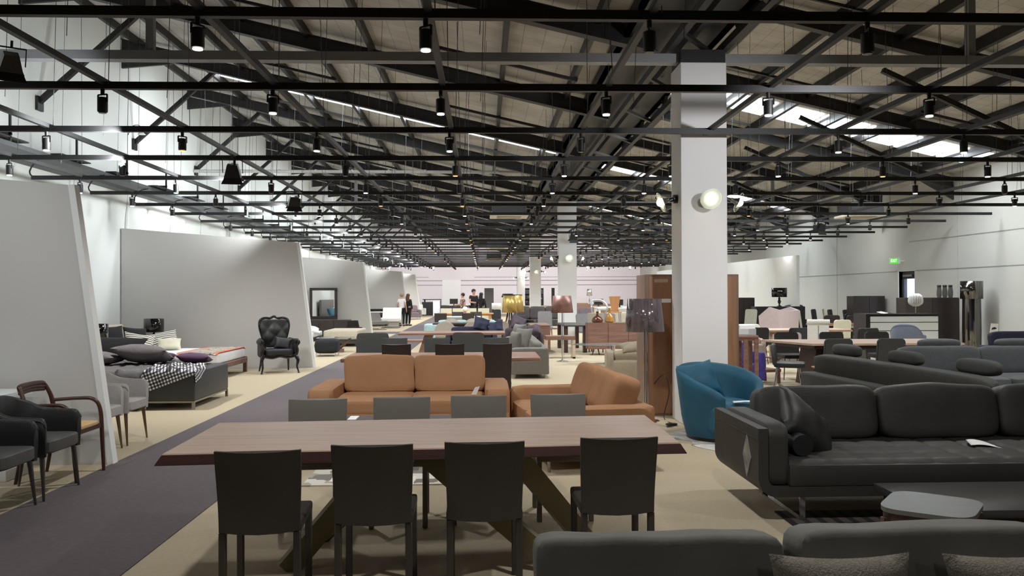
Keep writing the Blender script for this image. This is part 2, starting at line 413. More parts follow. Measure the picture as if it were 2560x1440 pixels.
door = thing('door_1', None, None, (WR + .12, DY0, 0)); door['kind'] = 'structure'; door['label'] = 'dark framed glass exit door in the right wall'
MB().box(-.05, .05, 0, .07, 0, DZ).box(-.05, .05, .83, .9, 0, DZ).box(-.05, .05, 0, .9, DZ - .22, DZ).box(-.05, .05, 0, .9, 0, .12).build('door_frame', steel_black, door)
MB().box(-.01, .01, .07, .83, .12, DZ - .22).build('door_glass', mat('door_pane', (200, 220, 255), .05, alpha=.25), door)
MB().box(-.09, -.05, .2, .75, DZ - .16, DZ - .1).build('door_closer', brushed, door)
struct('outside_backdrop', MB().box(WR + 1.55, WR + 1.6, DY0 - 3, DY1 + 3, 0, 3), out_glow)  # glowing backdrop sheet standing in for the bright outdoors behind the door
struct('outside_jamb', MB().box(WR - .01, WR + .24, DY1 + .0, DY1 + .04, 0, DZ), white_plain)

ex = thing('exit_sign', 'green illuminated EXIT sign projecting from the wall above the glass door', 'exit sign', (WR - .3, 24.3, 2.56))
MB().box(-.17, .17, -.03, .03, -.09, .09, .01).build('sign_case', white_plain, ex)
MB().box(-.16, .10, -.034, -.03, -.085, .085).build('sign_face', exit_green, ex)
tcu = bpy.data.curves.new('EXIT', 'FONT'); tcu.body = 'EXIT'; tcu.size = .13; tcu.align_x = 'CENTER'; tcu.align_y = 'CENTER'; tcu.extrude = .001
tmp = bpy.data.objects.new('tmp_text', tcu); COL.objects.link(tmp); bpy.context.view_layer.update(); tme = bpy.data.meshes.new_from_object(tmp.evaluated_get(bpy.context.evaluated_depsgraph_get())); bpy.data.objects.remove(tmp); tme.materials.clear(); tme.materials.append(exit_text); to = bpy.data.objects.new('sign_lettering', tme); COL.objects.link(to); to.parent = ex; to.location = (-.04, -.037, 0); to.rotation_euler = (R(90), 0, 0); to.scale = (.72, 1, 1)
MB().box(.17, .3, -.015, .015, -.015, .015).build('sign_bracket', white_plain, ex)

# grooved panelling on the back wall
gm = mat('groove', (150, 138, 142), .9); k = 30
bx = lambda px: AX(px, WB, 740)
for (a, b, z, h) in ((-7.93, bx(1106), 2.66, .05), (-7.93, bx(1106), 2.30, .05), (bx(1152), 12.7, 2.66, .06), (bx(1152), 12.7, 2.30, .05), (bx(1186), 12.7, 2.95, .035), (-7.93, bx(1072), 2.95, .035)):
    struct('trim_%d' % k, MB().box(a, b, WB - .05, WB, z, z + h), gm); k += 1
struct('trim_%d' % k, MB().box(bx(1106), bx(1152), WB - .12, WB, 0, 2.75), panel_edge)

# roof: two falling slopes with a step between them
def slope(x0, x1, f, y0, y1, t, mb=None, dz=0):
    mb = mb or MB()
    return mb._add([(x0, y0, f(x0) + dz), (x1, y0, f(x1) + dz), (x1, y1, f(x1) + dz), (x0, y1, f(x0) + dz),
                    (x0, y0, f(x0) + dz + t), (x1, y0, f(x1) + dz + t), (x1, y1, f(x1) + dz + t), (x0, y1, f(x0) + dz + t)],
                   [(0, 3, 2, 1), (4, 5, 6, 7), (0, 1, 5, 4), (1, 2, 6, 5), (2, 3, 7, 6), (3, 0, 4, 7)])
struct('ceiling_left', slope(WL, STEP, roofL, WF, WB, .1), roof_sheet, 'pale insulated roof lining of the left bay')
struct('ceiling_right', slope(STEP, WR + .2, roofR, WF, WB, .1), roof_sheet, 'pale insulated roof lining of the right bay')
n = 1
for (f, xs) in ((roofL, [(-7.2, -6.5), (-6.4, -4.2), (-4.1, -3.1), (-3.0, -.85), (-.75, .28), (.4, 1.4), (1.5, 2.2)]), (roofR, [(3.1, 4.8), (4.9, 5.9), (6.0, 7.0), (7.1, 8.1), (8.2, 9.2), (9.3, 10.3), (10.4, 11.4), (11.5, 12.2)])):
    for y in (19.15, 31.15, 43.2, 55.2):
        for (a, b) in xs:
            if f is roofL and a < -6.6: continue
            struct('window_%d' % n, slope(a, b, f, y + (0 if f is roofR else .5), y + (1.25 if f is roofR else 1.15), .02, dz=-.03), sky_glow); n += 1

# steel: rafters, purlins, bridging, knee braces, tie beams, gutter
def ibeam(x0, x1, f, h, w=.16):
    mb = MB()
    for (za, zb, ww) in ((0, -.015, w), (-.015, -h + .015, .02), (-h + .015, -h, w)):
        mb._add([(x, y, f(x) - .11 + z) for z in (za, zb) for (x, y) in ((x0, -ww / 2), (x1, -ww / 2), (x1, ww / 2), (x0, ww / 2))],
                [(0, 1, 2, 3), (4, 5, 6, 7)[::-1], (0, 1, 5, 4), (1, 2, 6, 5), (2, 3, 7, 6), (3, 0, 4, 7)])
    return mb
frames = [2.9 + 4 * i for i in range(16)]
rl = struct('rafter_beam', ibeam(WL, 2.2, roofL, .26).prism([(WL, roofL(WL) - .4), (WL + 1.1, roofL(WL + 1.1) - .4), (WL, roofL(WL) - .75)], -.03, .03, 'xz'), steel_dark)
rr = struct('rafter_beam', ibeam(STEP, WR, roofR, .26).prism([(WR, roofR(WR) - .4), (WR - .9, roofR(WR - .9) - .4), (WR, roofR(WR) - .7)], -.03, .03, 'xz'), steel_dark)
kb = struct('knee_brace', MB().bar((WL, 0, 5.04), (-6.02, 0, 6.78), .09, .09).box(WL, WL + .05, -.1, .1, 4.9, 5.15), steel_black)
kr = struct('knee_brace', MB().bar((7.4, 0, roofR(7.4) - .3), (10.4, 0, 4.35), .09, .09), steel_black)
brl = struct('bridging_bar', MB().bar((-.85, 0, roofL(-.85) - .2), (1.5, 0, roofL(1.5) - .2), .05, .05).bar((-5.3, 0, roofL(-5.3) - .2), (-3.0, 0, roofL(-3.0) - .2), .05, .05), steel_black)
brr = struct('bridging_bar', MB().bar((3.2, 0, roofR(3.2) - .2), (6.9, 0, roofR(6.9) - .2), .05, .05).bar((9.2, 0, roofR(9.2) - .2), (11.4, 0, roofR(11.4) - .2), .05, .05), steel_black)
OFF = {rl: -.6, rr: -1.2, kb: 0, kr: 0}
for o in (rl, rr, kb, kr): o.location.y = frames[0] + OFF[o]
for o in (brl, brr): o.location.y = frames[0] + 2
for y in frames[1:]:
    for o in (rl, rr, kb, kr): dup(o, (0, y + OFF[o], 0))
    for o in (brl, brr): dup(o, (0, y + 2, 0))
pu = struct('roof_purlin', MB().box(-.035, .035, WF, WB, -.17, 0), steel_black)
xs = [.34 + 1.13 * i for i in range(-7, 3)]; pu.location = (xs[0], 0, roofL(xs[0]))
for x in xs[1:]: dup(pu, (x, 0, roofL(x)))
pr = struct('roof_purlin', MB().box(-.05, .05, WF, WB, -.2, 0), steel_black)
xs = [3.75 + 1.13 * i for i in range(8)]; pr.location = (xs[0], 0, roofR(xs[0]))
for x in xs[1:]: dup(pr, (x, 0, roofR(x)))
# tie beams with posts at each pillar
PY = [9.97, 26.2, 42.5, 58.8]
tb = struct('tie_beam', MB().box(WL, 2.35, -.1, .05, 4.47, 4.58).box(3.05, WR, -.1, .05, 4.47, 4.58).box(2.35, 3.05, -.1, .05, 4.47, 4.58), steel_grey)
ps = struct('tie_post', MB().box(-4.11, -4.02, -.05, .04, 4.58, roofL(-4.07) - .1).box(-.73, -.64, -.05, .04, 4.58, roofL(-.69) - .1).box(6.15, 6.24, -.05, .04, 4.58, roofR(6.2) - .1).box(9.4, 9.49, -.05, .04, 4.58, roofR(9.4) - .1), steel_grey)
tb.location.y = ps.location.y = PY[0] + .22
for y in PY[1:]:
    dup(tb, (0, y + .22, 0)); dup(ps, (0, y + .22, 0))
# box gutter and lattice girder over the pillars
struct('valley_gutter_beam', MB().box(1.8, STEP + .1, WF, WB, 4.84, 4.92).box(1.8, 1.85, WF, WB, 4.84, 5.08).box(STEP, STEP + .1, WF, WB, 4.84, 7.0), steel_black)
lat = MB().box(2.3, 2.38, WF, WB, 4.62, 4.72).box(2.98, 3.06, WF, WB, 4.62, 4.72).box(2.98, 3.06, WF, WB, 5.75, 5.85)
y = WF + 1
while y < WB - 3:
    lat.bar((3.02, y, 4.7), (3.02, y + 1, 5.8), .05, .05).bar((3.02, y + 1, 5.8), (3.02, y + 2, 4.7), .05, .05).bar((2.34, y, 4.66), (3.02, y + 1, 4.66), .05, .05)
    y += 2
struct('lattice_girder_beam', lat, steel_dark)
pil = struct('pillar', MB().box(2.43, 3.0, 0, .52, 0, 4.44, .006, 1), pillar_white, 'white square pillar')
pil.location.y = PY[0]
for i, y in enumerate(PY[1:]):
    p = dup(pil, (0, y, 0)); p.scale.z = 1.03
struct('pillar_cap_beam', MB().box(2.44, 2.99, PY[0] + .01, PY[0] + .5, 4.44, 4.6), steel_black)
# ledge of the cable tray along the left wall
struct('tray_beam', MB().box(WL, -7.12, 3, WB, 3.86, 3.93), tray_grey)
for i in range(14):
    y = 6.4 + 2.0 * i
    tagged = struct('tray_bracket_beam', MB().box(-7.8, -7.0, y, y + .05, 3.99, 4.03).box(-7.2, -7.0, y - .5, y + .5, 3.95, 3.97).box(-7.03, -7.0, y, y + .03, 3.9, 4.3), steel_black)
cdt = MB().tube([(WL + .02, 22.75, 5.0), (1.4, 22.75, 4.98)], .045, 8)
for i in range(10): cdt.cyl((WL + 1 * i + .3, 22.75, 5.0), (WL + 1 * i + .36, 22.75, 5.0), .055)
tag(cdt.build('conduit_pipe', mat('pipe', (170, 168, 164), .4)), 'long pale conduit pipe crossing the left bay under the rafters', 'pipe')

# partition screens on the left, raked front edges
def screen(Y, xt, zt, xb, label, xl=-7.9, rise=.082):
    t = thing('partition_screen', label, 'partition', (0, Y, 0))
    zl = zt + (xt - xl) * rise; w = .09
    MB().prism([(xl, 0), (xb - .06, 0), (xt - .06, zt), (xl, zl)], 0, w, 'xz').build('screen_panel', panel_white, t, smooth=False)
    MB().prism([(xb - .06, 0), (xb, 0), (xt, zt + .003), (xt - .06, zt)], -.003, w + .003, 'xz').build('screen_edge', panel_edge, t, smooth=False)
    return t
def scr(Y, top, bot, label, **k):
    xt, zt = XZ(*top, Y); xb, _ = XZ(*bot, Y); return screen(Y, xt, zt, xb, label, **k)
scr(7.9, (186, 462), (284, 1150), 'tall grey partition screen with raked edge right behind the wooden armchair', xl=-6.9)
scr(18.2, (748, 606), (790, 915), 'pale grey raked partition screen behind the black tufted armchair')
scr(31.6, (910, 655), (933, 838), 'pale grey raked partition screen with the framed mirror leaning on it')
scr(42.6, (1006, 679), (1026, 812), 'pale grey raked partition screen behind the white chaise')
scr(54, (1039, 686), (1055, 796), 'pale grey raked partition screen farthest down the aisle')
# right partition
pr_ = thing('partition_screen', 'long low white partition screen on the right side before the grey wall', 'partition', (0, 0, 0))
MB()._add([(10.45, 27, 0), (9.8, 46, 0), (9.8, 46, 2.85), (10.45, 27, 2.86), (10.55, 27, 0), (9.9, 46, 0), (9.9, 46, 2.85), (10.55, 27, 2.86)],
          [(0, 1, 2, 3), (4, 7, 6, 5), (0, 3, 7, 4), (1, 5, 6, 2), (3, 2, 6, 7), (0, 4, 5, 1)]).build('screen_panel', panel_edge, pr_, smooth=False)

# ------------------------------------------------------------------ track grid, wires, spotlights
RZ = 3.53
rows = [5.65 + 2.0 * i for i in range(27)]
tracks = [-6.57, -5.02, -3.47, -1.92, -.37, 1.18, 2.72, 4.27, 5.8, 7.35, 8.9, 10.4]
grid = thing('track_grid', 'black suspended steel lighting grid spanning the whole showroom ceiling', 'lighting grid')
cr = MB().box(-7.36, 12.45, -.03, .03, -.035, .03).build('cross_rail', steel_black, grid, smooth=False); cr.location = (0, rows[0], RZ)
for y in rows[1:]:
    c = cr.copy(); COL.objects.link(c); c.location = (0, y, RZ)
lr = MB().box(-.025, .025, 2.0, rows[-1], .005, .055).build('long_rail', steel_dark, grid, smooth=False); lr.location = (tracks[0], 0, RZ)
for x in tracks[1:]:
    if abs(x - 2.72) < .01: continue
    c = lr.copy(); COL.objects.link(c); c.location = (x, 0, RZ)
for (a, b) in ((2.0, 9.95), (10.55, 26.1), (26.8, 42.4), (43.1, 57.6)):
    MB().box(2.695, 2.745, a, b, RZ + .005, RZ + .055).build('long_rail', steel_dark, grid, smooth=False)
w = MB()
for y in rows:
    for i, x in enumerate(tracks):
        if abs(x - 2.72) < .01: continue
        f = roofL if x < STEP else roofR
        xx = x + .05; yy = y + random.uniform(-.1, .1)
        w.cyl((xx, yy, RZ), (xx + random.uniform(-.1, .1), yy, f(xx) - .1), .004, n=4)
        if y < 25 and not (abs(x - 8.9) < .1 and abs(y - 19.65) < .1): w.cyl((xx + .3, yy + .6, RZ + .02), (xx + .38, yy + .6, f(xx + .38) - .1), .003, n=4)
wo = w.build('suspension_wire', wire_mat, grid, smooth=False, weld=0); wo['kind'] = 'stuff'
for i, y in enumerate(rows[4:20]):
    MB().tube([(-7.34, y, RZ), (-7.4, y, RZ + .1), (-7.28, y, RZ + .28), (-7.1, y, RZ + .33)], .012, 6, smooth=3).build('feed_cable', steel_black, grid)

def spot_proto(lens):
    t = thing('track_spotlight', '', 'spotlight', (0, 0, 0), 0)
    MB().cyl((0, 0, 0), (0, 0, -.05), .018).bar((-.05, 0, -.05), (.05, 0, -.05), .012, .012).bar((-.05, 0, -.05), (-.05, 0, -.12), .014, .01).bar((.05, 0, -.05), (.05, 0, -.12), .014, .01).build('bracket', steel_black, t)
    b = MB().lathe([(.012, -.005), (.042, 0), (.045, .01), (.045, .13), (.036, .135), (.036, .128)], (0, 0, -.21), 18).build('lamp_body', steel_black, t)
    ln = MB().lathe([(.001, .0), (.033, .0), (.034, .006), (.001, .008)], (0, 0, -.222), 16).build('lens', lens, b)
    return t, b
protos = [spot_proto(l) for l in (lens_cool, lens_warm, lens_off)]
ordn = 'first second third fourth fifth sixth seventh eighth ninth tenth eleventh twelfth'.split()
used = [False] * 3; spots = []
from bpy_extras.object_utils import world_to_camera_view as w2c
bpy.context.view_layer.update()
cnt = 0
for ri, y in enumerate(rows):
    for ti, x in enumerate(tracks):
        if abs(x - 2.72) < .01 and min(abs(y - p) for p in PY) < .6: continue
        sx = x - .02
        # project by hand
        v = CM.transposed() @ (Vector((sx, y, RZ - .15)) - Vector((0, 0, EYE)))
        px = 1280 + FPX * v.x / -v.z; py = 720 - FPX * v.y / -v.z
        if not (-30 < px < 2590 and -10 < py): continue
        if ri == 0 and ti == 7: pass
        if random.random() < .08 and ri > 3: continue
        mid = 3 <= ti <= 8
        k = random.choices((0, 1, 2), (.5, .1, .4) if not mid else ((.35, .45, .2) if ri > 4 else (.6, .05, .35)))[0]
        if ri == 0: k = {3: 0, 4: 0, 5: 2, 6: 2}.get(ti, 2)
        if ri == 1: k = {2: 2, 3: 0, 4: 0, 5: 0, 6: 0, 7: 0}.get(ti, 2)
        if ri <= 7:
            lab = 'black track spotlight on the %s cross rail, %s long track counted from the left wall' % (ordn[ri], ordn[ti]); grp = 'spotlights on the ceiling grid'
        else:
            lab = ('small lit white spotlight', 'small amber glowing spotlight', 'small unlit black spotlight')[k] + ' in the distant rows of the ceiling grid'; grp = ('distant lit spotlights', 'distant amber spotlights', 'distant unlit spotlights')[k]
        t, b = protos[k]
        rz = random.uniform(0, 6.28)
        if not used[k]:
            used[k] = True; t.location = (sx, y, RZ - .035); t.rotation_euler[2] = rz; t['label'] = lab; t['group'] = grp; b.location = (0, 0, 0)
            nt_ = t
        else:
            nt_ = dup(t, (sx, y, RZ - .035), rz, lab, grp)
        spots.append((sx, y, k)); cnt += 1
print('spots', cnt)

# floodlights hung from the tracks
def floodlight():
    t = thing('hanging_floodlight', '', 'floodlight', (0, 0, 0), 0, 'black floodlights on the grid')
    b = MB().prism([(-.13, -.09), (.13, -.09), (.08, .12), (-.08, .12)], -.1, .1, 'xz').build('lamp_body', plastic_black, t, smooth=False)
    MB().box(-.12, .12, -.085, .085, -.1, -.088).build('lens', lens_off, b)
    MB().box(-.16, -.15, -.02, .02, -.02, .2).box(.15, .16, -.02, .02, -.02, .2).box(-.16, .16, -.02, .02, .19, .2).cyl((0, 0, .2), (0, 0, .28), .015).build('bracket', steel_black, t)
    MB()._add([(-.13, -.1, -.09), (.13, -.1, -.09), (.17, -.16, -.18), (-.17, -.16, -.18)], [(0, 1, 2, 3)])._add([(-.13, .1, -.09), (.13, .1, -.09), (.17, .16, -.18), (-.17, .16, -.18)], [(0, 1, 2, 3)]).build('barn_door', steel_black, t, solid=.005, smooth=False)
    return t
fl = floodlight(); first = True
for (x, y, rz, tilt, lab) in ((-3.47, 6.15, .6, .5, 'black floodlight with barn doors in the upper left corner of the grid'),
                        (-3.47, 11.5, .2, .3, 'black floodlight on the third long track, nearer of two in a line'),
                        (-3.47, 15.2, .3, .3, 'black floodlight on the third long track, farther of two in a line'),
                        (8.85, 21.2, .4, .4, 'black floodlight in the grid near the right wall'), (2.72, 24.6, .1, .3, 'black floodlight in the grid behind the nearest pillar')):
    o = fl if first else dup(fl, (0, 0, 0), 0, lab); first = False
    o.location = (x, y, RZ - .22); o.rotation_euler = (tilt, 0, rz); o.scale = ((.6,) * 3 if y < 7 else (.85,) * 3); o['label'] = lab

# pillar lamps: a mount, an arm, a glass disc and its bulb
def pillar_lamp():
    t = thing('wall_lamp', '', 'wall lamp', (0, 0, 0), 0, 'glass disc lamps on the pillars')
    MB().cyl((0, 0, 0), (0, -.05, 0), .055, n=20).cyl((0, -.05, 0), (0, -.1, -.02), .025).build('mount', plastic_black, t)
    M = TR((0, -.2, -.04), (R(90 + 22), 0, 0))
    c = MB().lathe([(.022, -.1), (.03, -.06), (.05, -.02), (.06, -.005)], (0, 0, 0), 24, M).build('lamp_cone', brushed, t)
    MB().lathe([(.05, 0), (.125, 0), (.13, .006), (.125, .012), (.05, .012)], (0, 0, 0), 32, M).build('glass_disc', glass_disc, t)
    MB().puff(M @ Vector((0, 0, .012)), (.1, .1, .1), 2, 5).build('bulb', bulb_mat, t)
    return t
pl = pillar_lamp(); first = True; pnames = ['nearest', 'second', 'third', 'fourth']
for i, y in enumerate(PY):
    z = 2.78
    for (x, yy, rz, sd) in ((2.74, y, 0, 'front face'), (2.43, y + .2, -math.pi / 2, 'left face'), (3.0, y + .2, math.pi / 2, 'right face')):
        lab = 'glass disc lamp on the %s of the %s pillar' % (sd, pnames[i])
        o = pl if first else dup(pl, (0, 0, 0), 0, lab); first = False
        o.location = (x, yy, z); o.rotation_euler = (0, 0, rz); o['label'] = lab

# ceiling cassettes
def cassette():
    t = thing('air_conditioner', '', 'air conditioner', (0, 0, 0), 0, 'ceiling air conditioners')
    MB().box(-.42, .42, -.42, .42, .06, .34, .01).build('case', steel_dark, t, smooth=False)
    p = MB().box(-.475, .475, -.475, .475, 0, .06, .015).build('fascia', mat('fascia', (226, 216, 196), .5), t)
    MB().box(-.3, .3, -.3, .3, -.012, 0, .005).build('intake_grille', mat('grille', (168, 156, 138), .6), p)
    MB().cyl((-.35, -.35, .34), (-.35, -.35, 1.4), .008, n=6).cyl((.35, .35, .34), (.35, .35, 1.4), .008, n=6).cyl((.35, -.35, .34), (.35, -.35, 1.4), .008, n=6).cyl((-.35, .35, .34), (-.35, .35, 1.4), .008, n=6).build('hanger', steel_black, t)
    return t
ac = cassette(); first = True
for (x, y, lab) in ((.65, 20.6, 'square cassette air conditioner with cream fascia, nearest along the centre of the hall'), (.6, 34.65, 'square cassette air conditioner with cream fascia, second along the centre of the hall'),
                    (.62, 46.65, 'dark cassette air conditioner, farthest along the centre of the hall'), (9.65, 20.65, 'square cassette air conditioner with cream fascia near the right wall'), (8.13, 40.65, 'dark cassette air conditioner over the far right of the hall')):
    o = ac if first else dup(ac, (0, 0, 0), 0, lab); first = False
    o.location = (x, y, RZ); o['label'] = lab

# small enamel pendant on the left wall
pe = thing('pendant_lamp', 'tiny white bell pendant lamp on a curved arm on the left wall', 'lamp', (WL + .3, 18.6, 5.2))
MB().lathe([(.01, .1), (.03, .08), (.05, .03), (.09, 0)], (0, 0, 0), 16, cap=False).build('lamp_shade', white_plain, pe, solid=.004)
MB().tube([(0, 0, .1), (-.05, 0, .2), (-.2, 0, .18), (-.3, 0, -.02)], .008, 6, smooth=4).build('arm', steel_black, pe)

# ------------------------------------------------------------------ light
def spotlamp(loc, tgt, power, size=120, blend=1, rad=.08, col=(1, .975, .94)):
    l = bpy.data.lights.new('lamp_beam', 'SPOT'); l.energy = power; l.spot_size = R(size); l.spot_blend = blend; l.shadow_soft_size = rad; l.color = col
    o = bpy.data.objects.new('lamp_beam', l); COL.objects.link(o); o.location = loc
    o.rotation_euler = (Vector(tgt) - Vector(loc)).to_track_quat('-Z', 'Y').to_euler()
LP = 400
for y in [rows[i] for i in (1, 3, 5, 7, 9, 11, 13, 15, 17, 19, 21, 23, 25)]:
    for x in (-5.02, -1.92, 1.18, 4.27, 7.35, 10.4):
        p = LP
        if y < 9: p = LP * {-5.02: .0, -1.92: .6, 1.18: .55, 4.27: .45, 7.35: .4, 10.4: .3}[x]
        elif y < 13: p = LP * {-5.02: 1.1, -1.92: 1.0, 1.18: .9, 4.27: .6, 7.35: .5, 10.4: .4}[x]
        if p == 0: continue
        elif y < 30 and x > 3: p = LP * (.7 if x < 9 else .55)
        if 13 < y < 45: p *= .76
        if y > 45: p = LP * 1.25
        spotlamp((x - .02, y, RZ - .24), (x - .02, y + .6, 0), p, 140)
for (x, y, p) in ((-1.92, 3.65, 120), (1.18, 3.65, 150), (4.27, 3.65, 90), (-1.92, -.35, 25), (1.18, -.35, 25), (4.27, -.35, 25), (-5.02, 3.65, 60)):  # added fill lamps, out of view, to brighten the foreground
    spotlamp((x, y, RZ - .24), (x, y + 1.2, 0), p, 140)
# wall washers along the left wall and the back wall
for i in range(13):
    spotlamp((-4.2, 9.6 + 4 * i, RZ - .1), (WL, 10.6 + 4 * i, 4.2), 380, 120, 1, .1, (.94, .98, 1))
for i, y in enumerate((11.6, 19.6, 27.6, 35.6, 43.6, 51.6)):
    spotlamp((-5.02, y, RZ - .1), (WL, y + 1.2, 4.9), 620, 95, 1, .06, (.93, .98, 1))
for x in (-6.5, -3.5, -.4, 4.3, 7.4, 10.4):
    spotlamp((x, 57.6, RZ - .1), (x, WB, 2.6), 900, 130, 1, .1, (1, .95, .97))
for y in (17.7, 25.7, 33.7):
    spotlamp((10.4, y, RZ - .1), (WR, y + .5, 3.2), 120, 110, 1, .06, (.97, 1, .98))
# daylight through the skylights
for (x, y, z, sx, p) in ((-2.2, 19.4, roofL(-2.2) - .1, 7.5, 220), (7.6, 19.6, roofR(7.6) - .1, 8.5, 420), (-2.2, 31.4, roofL(-2.2) - .1, 7.5, 220), (7.6, 31.6, roofR(7.6) - .1, 8.5, 300), (-2.2, 43.4, roofL(-2.2) - .1, 7.5, 220), (7.6, 43.4, roofR(7.6) - .1, 8.5, 250)):
    l = bpy.data.lights.new('skylight', 'AREA'); l.shape = 'RECTANGLE'; l.size = sx; l.size_y = .6; l.energy = p; l.color = (.88, .95, 1)
    o = bpy.data.objects.new('skylight', l); COL.objects.link(o); o.location = (x, y, z); o.rotation_euler = (0, math.atan(.23), 0)
wd = bpy.data.worlds.new('world'); sc.world = wd; wd.use_nodes = True
wd.node_tree.nodes['Background'].inputs[0].default_value = (.9, .95, 1, 1); wd.node_tree.nodes['Background'].inputs[1].default_value = .2
sc.view_settings.view_transform = 'Standard'; sc.view_settings.look = 'None'; sc.view_settings.exposure = .15; sc.view_settings.gamma = 1.05
sc.cycles.use_adaptive_sampling = True; sc.cycles.adaptive_threshold = .05; sc.cycles.max_bounces = 5; sc.cycles.diffuse_bounces = 3; sc.cycles.glossy_bounces = 3; sc.cycles.transparent_max_bounces = 8; sc.cycles.sample_clamp_indirect = 4
sc.cycles.use_denoising = True
spotlamp((-4.2, 5.65, RZ - .2), (-5.0, 7.9, 1.3), 110, 110, 1, .1, (.96, .99, 1))  # added lamp with no fixture, lightens the near partition screen
spotlamp((3.6, 6.2, RZ - .25), (2.72, 9.97, 2.9), 330, 70, 1, .08, (.97, .98, 1))  # added lamp off the tracks, lightens the front of the nearest pillar
# ================================================================== furniture builders (each faces -Y at rz = 0)
PI = math.pi
def square_legs(t, m, x, y0, y1, h, w=.035):
    for (a, b) in ((-x, y0), (x, y0), (-x, y1), (x, y1)):
        MB().box(a - w / 2, a + w / 2, b - w / 2, b + w / 2, 0, h, .004, 1).build('leg', m, t)
def dining_chair(name, label, m, loc, rz, w=.41, h=.84, group=None, drop=.40, lean=.05, ml=None):
    t = thing(name, label, 'chair', (loc[0], loc[1], 0), rz, group); hw = w / 2
    rings = []
    for k in range(13):
        f = k / 12; z = drop + (h - drop) * f; y = .185 + lean * f * f; th = .034 - .008 * f
        bw = hw - .006 * math.cos(f * PI) ; c = .012 * (1 - f)
        ring = []
        for (u, v) in [(-1, -.5), (-.5, -.5), (0, -.5), (.5, -.5), (1, -.5), (1, .5), (.5, .5), (0, .5), (-.5, .5), (-1, .5)]:
            dz = (-.010 * (1 - u * u) if f > .95 else (.014 * (abs(u) ** 2) if f < .04 else 0))
            ring.append(Vector((u * bw, y + v * th + .014 * (1 - u * u), z + dz)))
        rings.append(ring)
    MB().loft(rings).build('backrest', m, t, ang=50)
    MB().box(-hw, hw, -.24, .19, .42, .475, .018, 3).build('seat', m, t)
    square_legs(t, ml or m, hw - .02, -.215, .18, .43)
    return t
def side_chair(name, label, m, loc, rz, w=.46, h=.85, group=None, ml=None, top='flat', sh=.46, legs='thin', wb=None):
    """upholstered chair: padded seat, leaning padded back, four splayed legs"""
    t = thing(name, label, 'chair', (loc[0], loc[1], 0), rz, group); hw = w / 2; wb = wb or w
    b = MB()
    pts = []
    n = 12
    z0 = sh - .04
    if top == 'round':
        poly = [(-wb / 2 * .8, z0)] + [(math.cos(PI - PI * k / n) * wb / 2, z0 + (h - z0) * (.25 + .75 * math.sin(PI * k / n))) for k in range(n + 1)] + [(wb / 2 * .8, z0)]
    elif top == 'cut':
        poly = [(-wb / 2, z0), (-wb / 2, h * .86), (-wb / 2 + .07, h), (wb / 2 - .03, h), (wb / 2, h - .04), (wb / 2, z0)]
    else:
        poly = [(-wb / 2, z0), (-wb / 2, h - .04), (-wb / 2 + .04, h), (wb / 2 - .04, h), (wb / 2, h - .04), (wb / 2, z0)]
    M = Matrix.Translation((0, .2, z0)) @ Matrix.Rotation(-.13, 4, 'X') @ Matrix.Translation((0, 0, -z0))
    b.prism(poly, -.03, .03, 'xz', M); bmesh.ops.bevel(b.bm, geom=b.bm.edges[:], offset=.012, segments=2, affect='EDGES')
    b.build('backrest', m, t, ang=50)
    MB().puff((0, -.02, sh - .035), (w, .48, .09), 7, 5).build('seat', m, t)
    lm = ml or gunmetal
    for (a, c) in ((-1, -1), (1, -1), (-1, 1), (1, 1)):
        r = .013 if legs == 'thin' else .022
        MB().cyl((a * (hw - .05), c * .17, sh - .07), (a * (hw - .01), c * .22, 0), r, r * .7, 8).build('leg', lm, t)
    return t
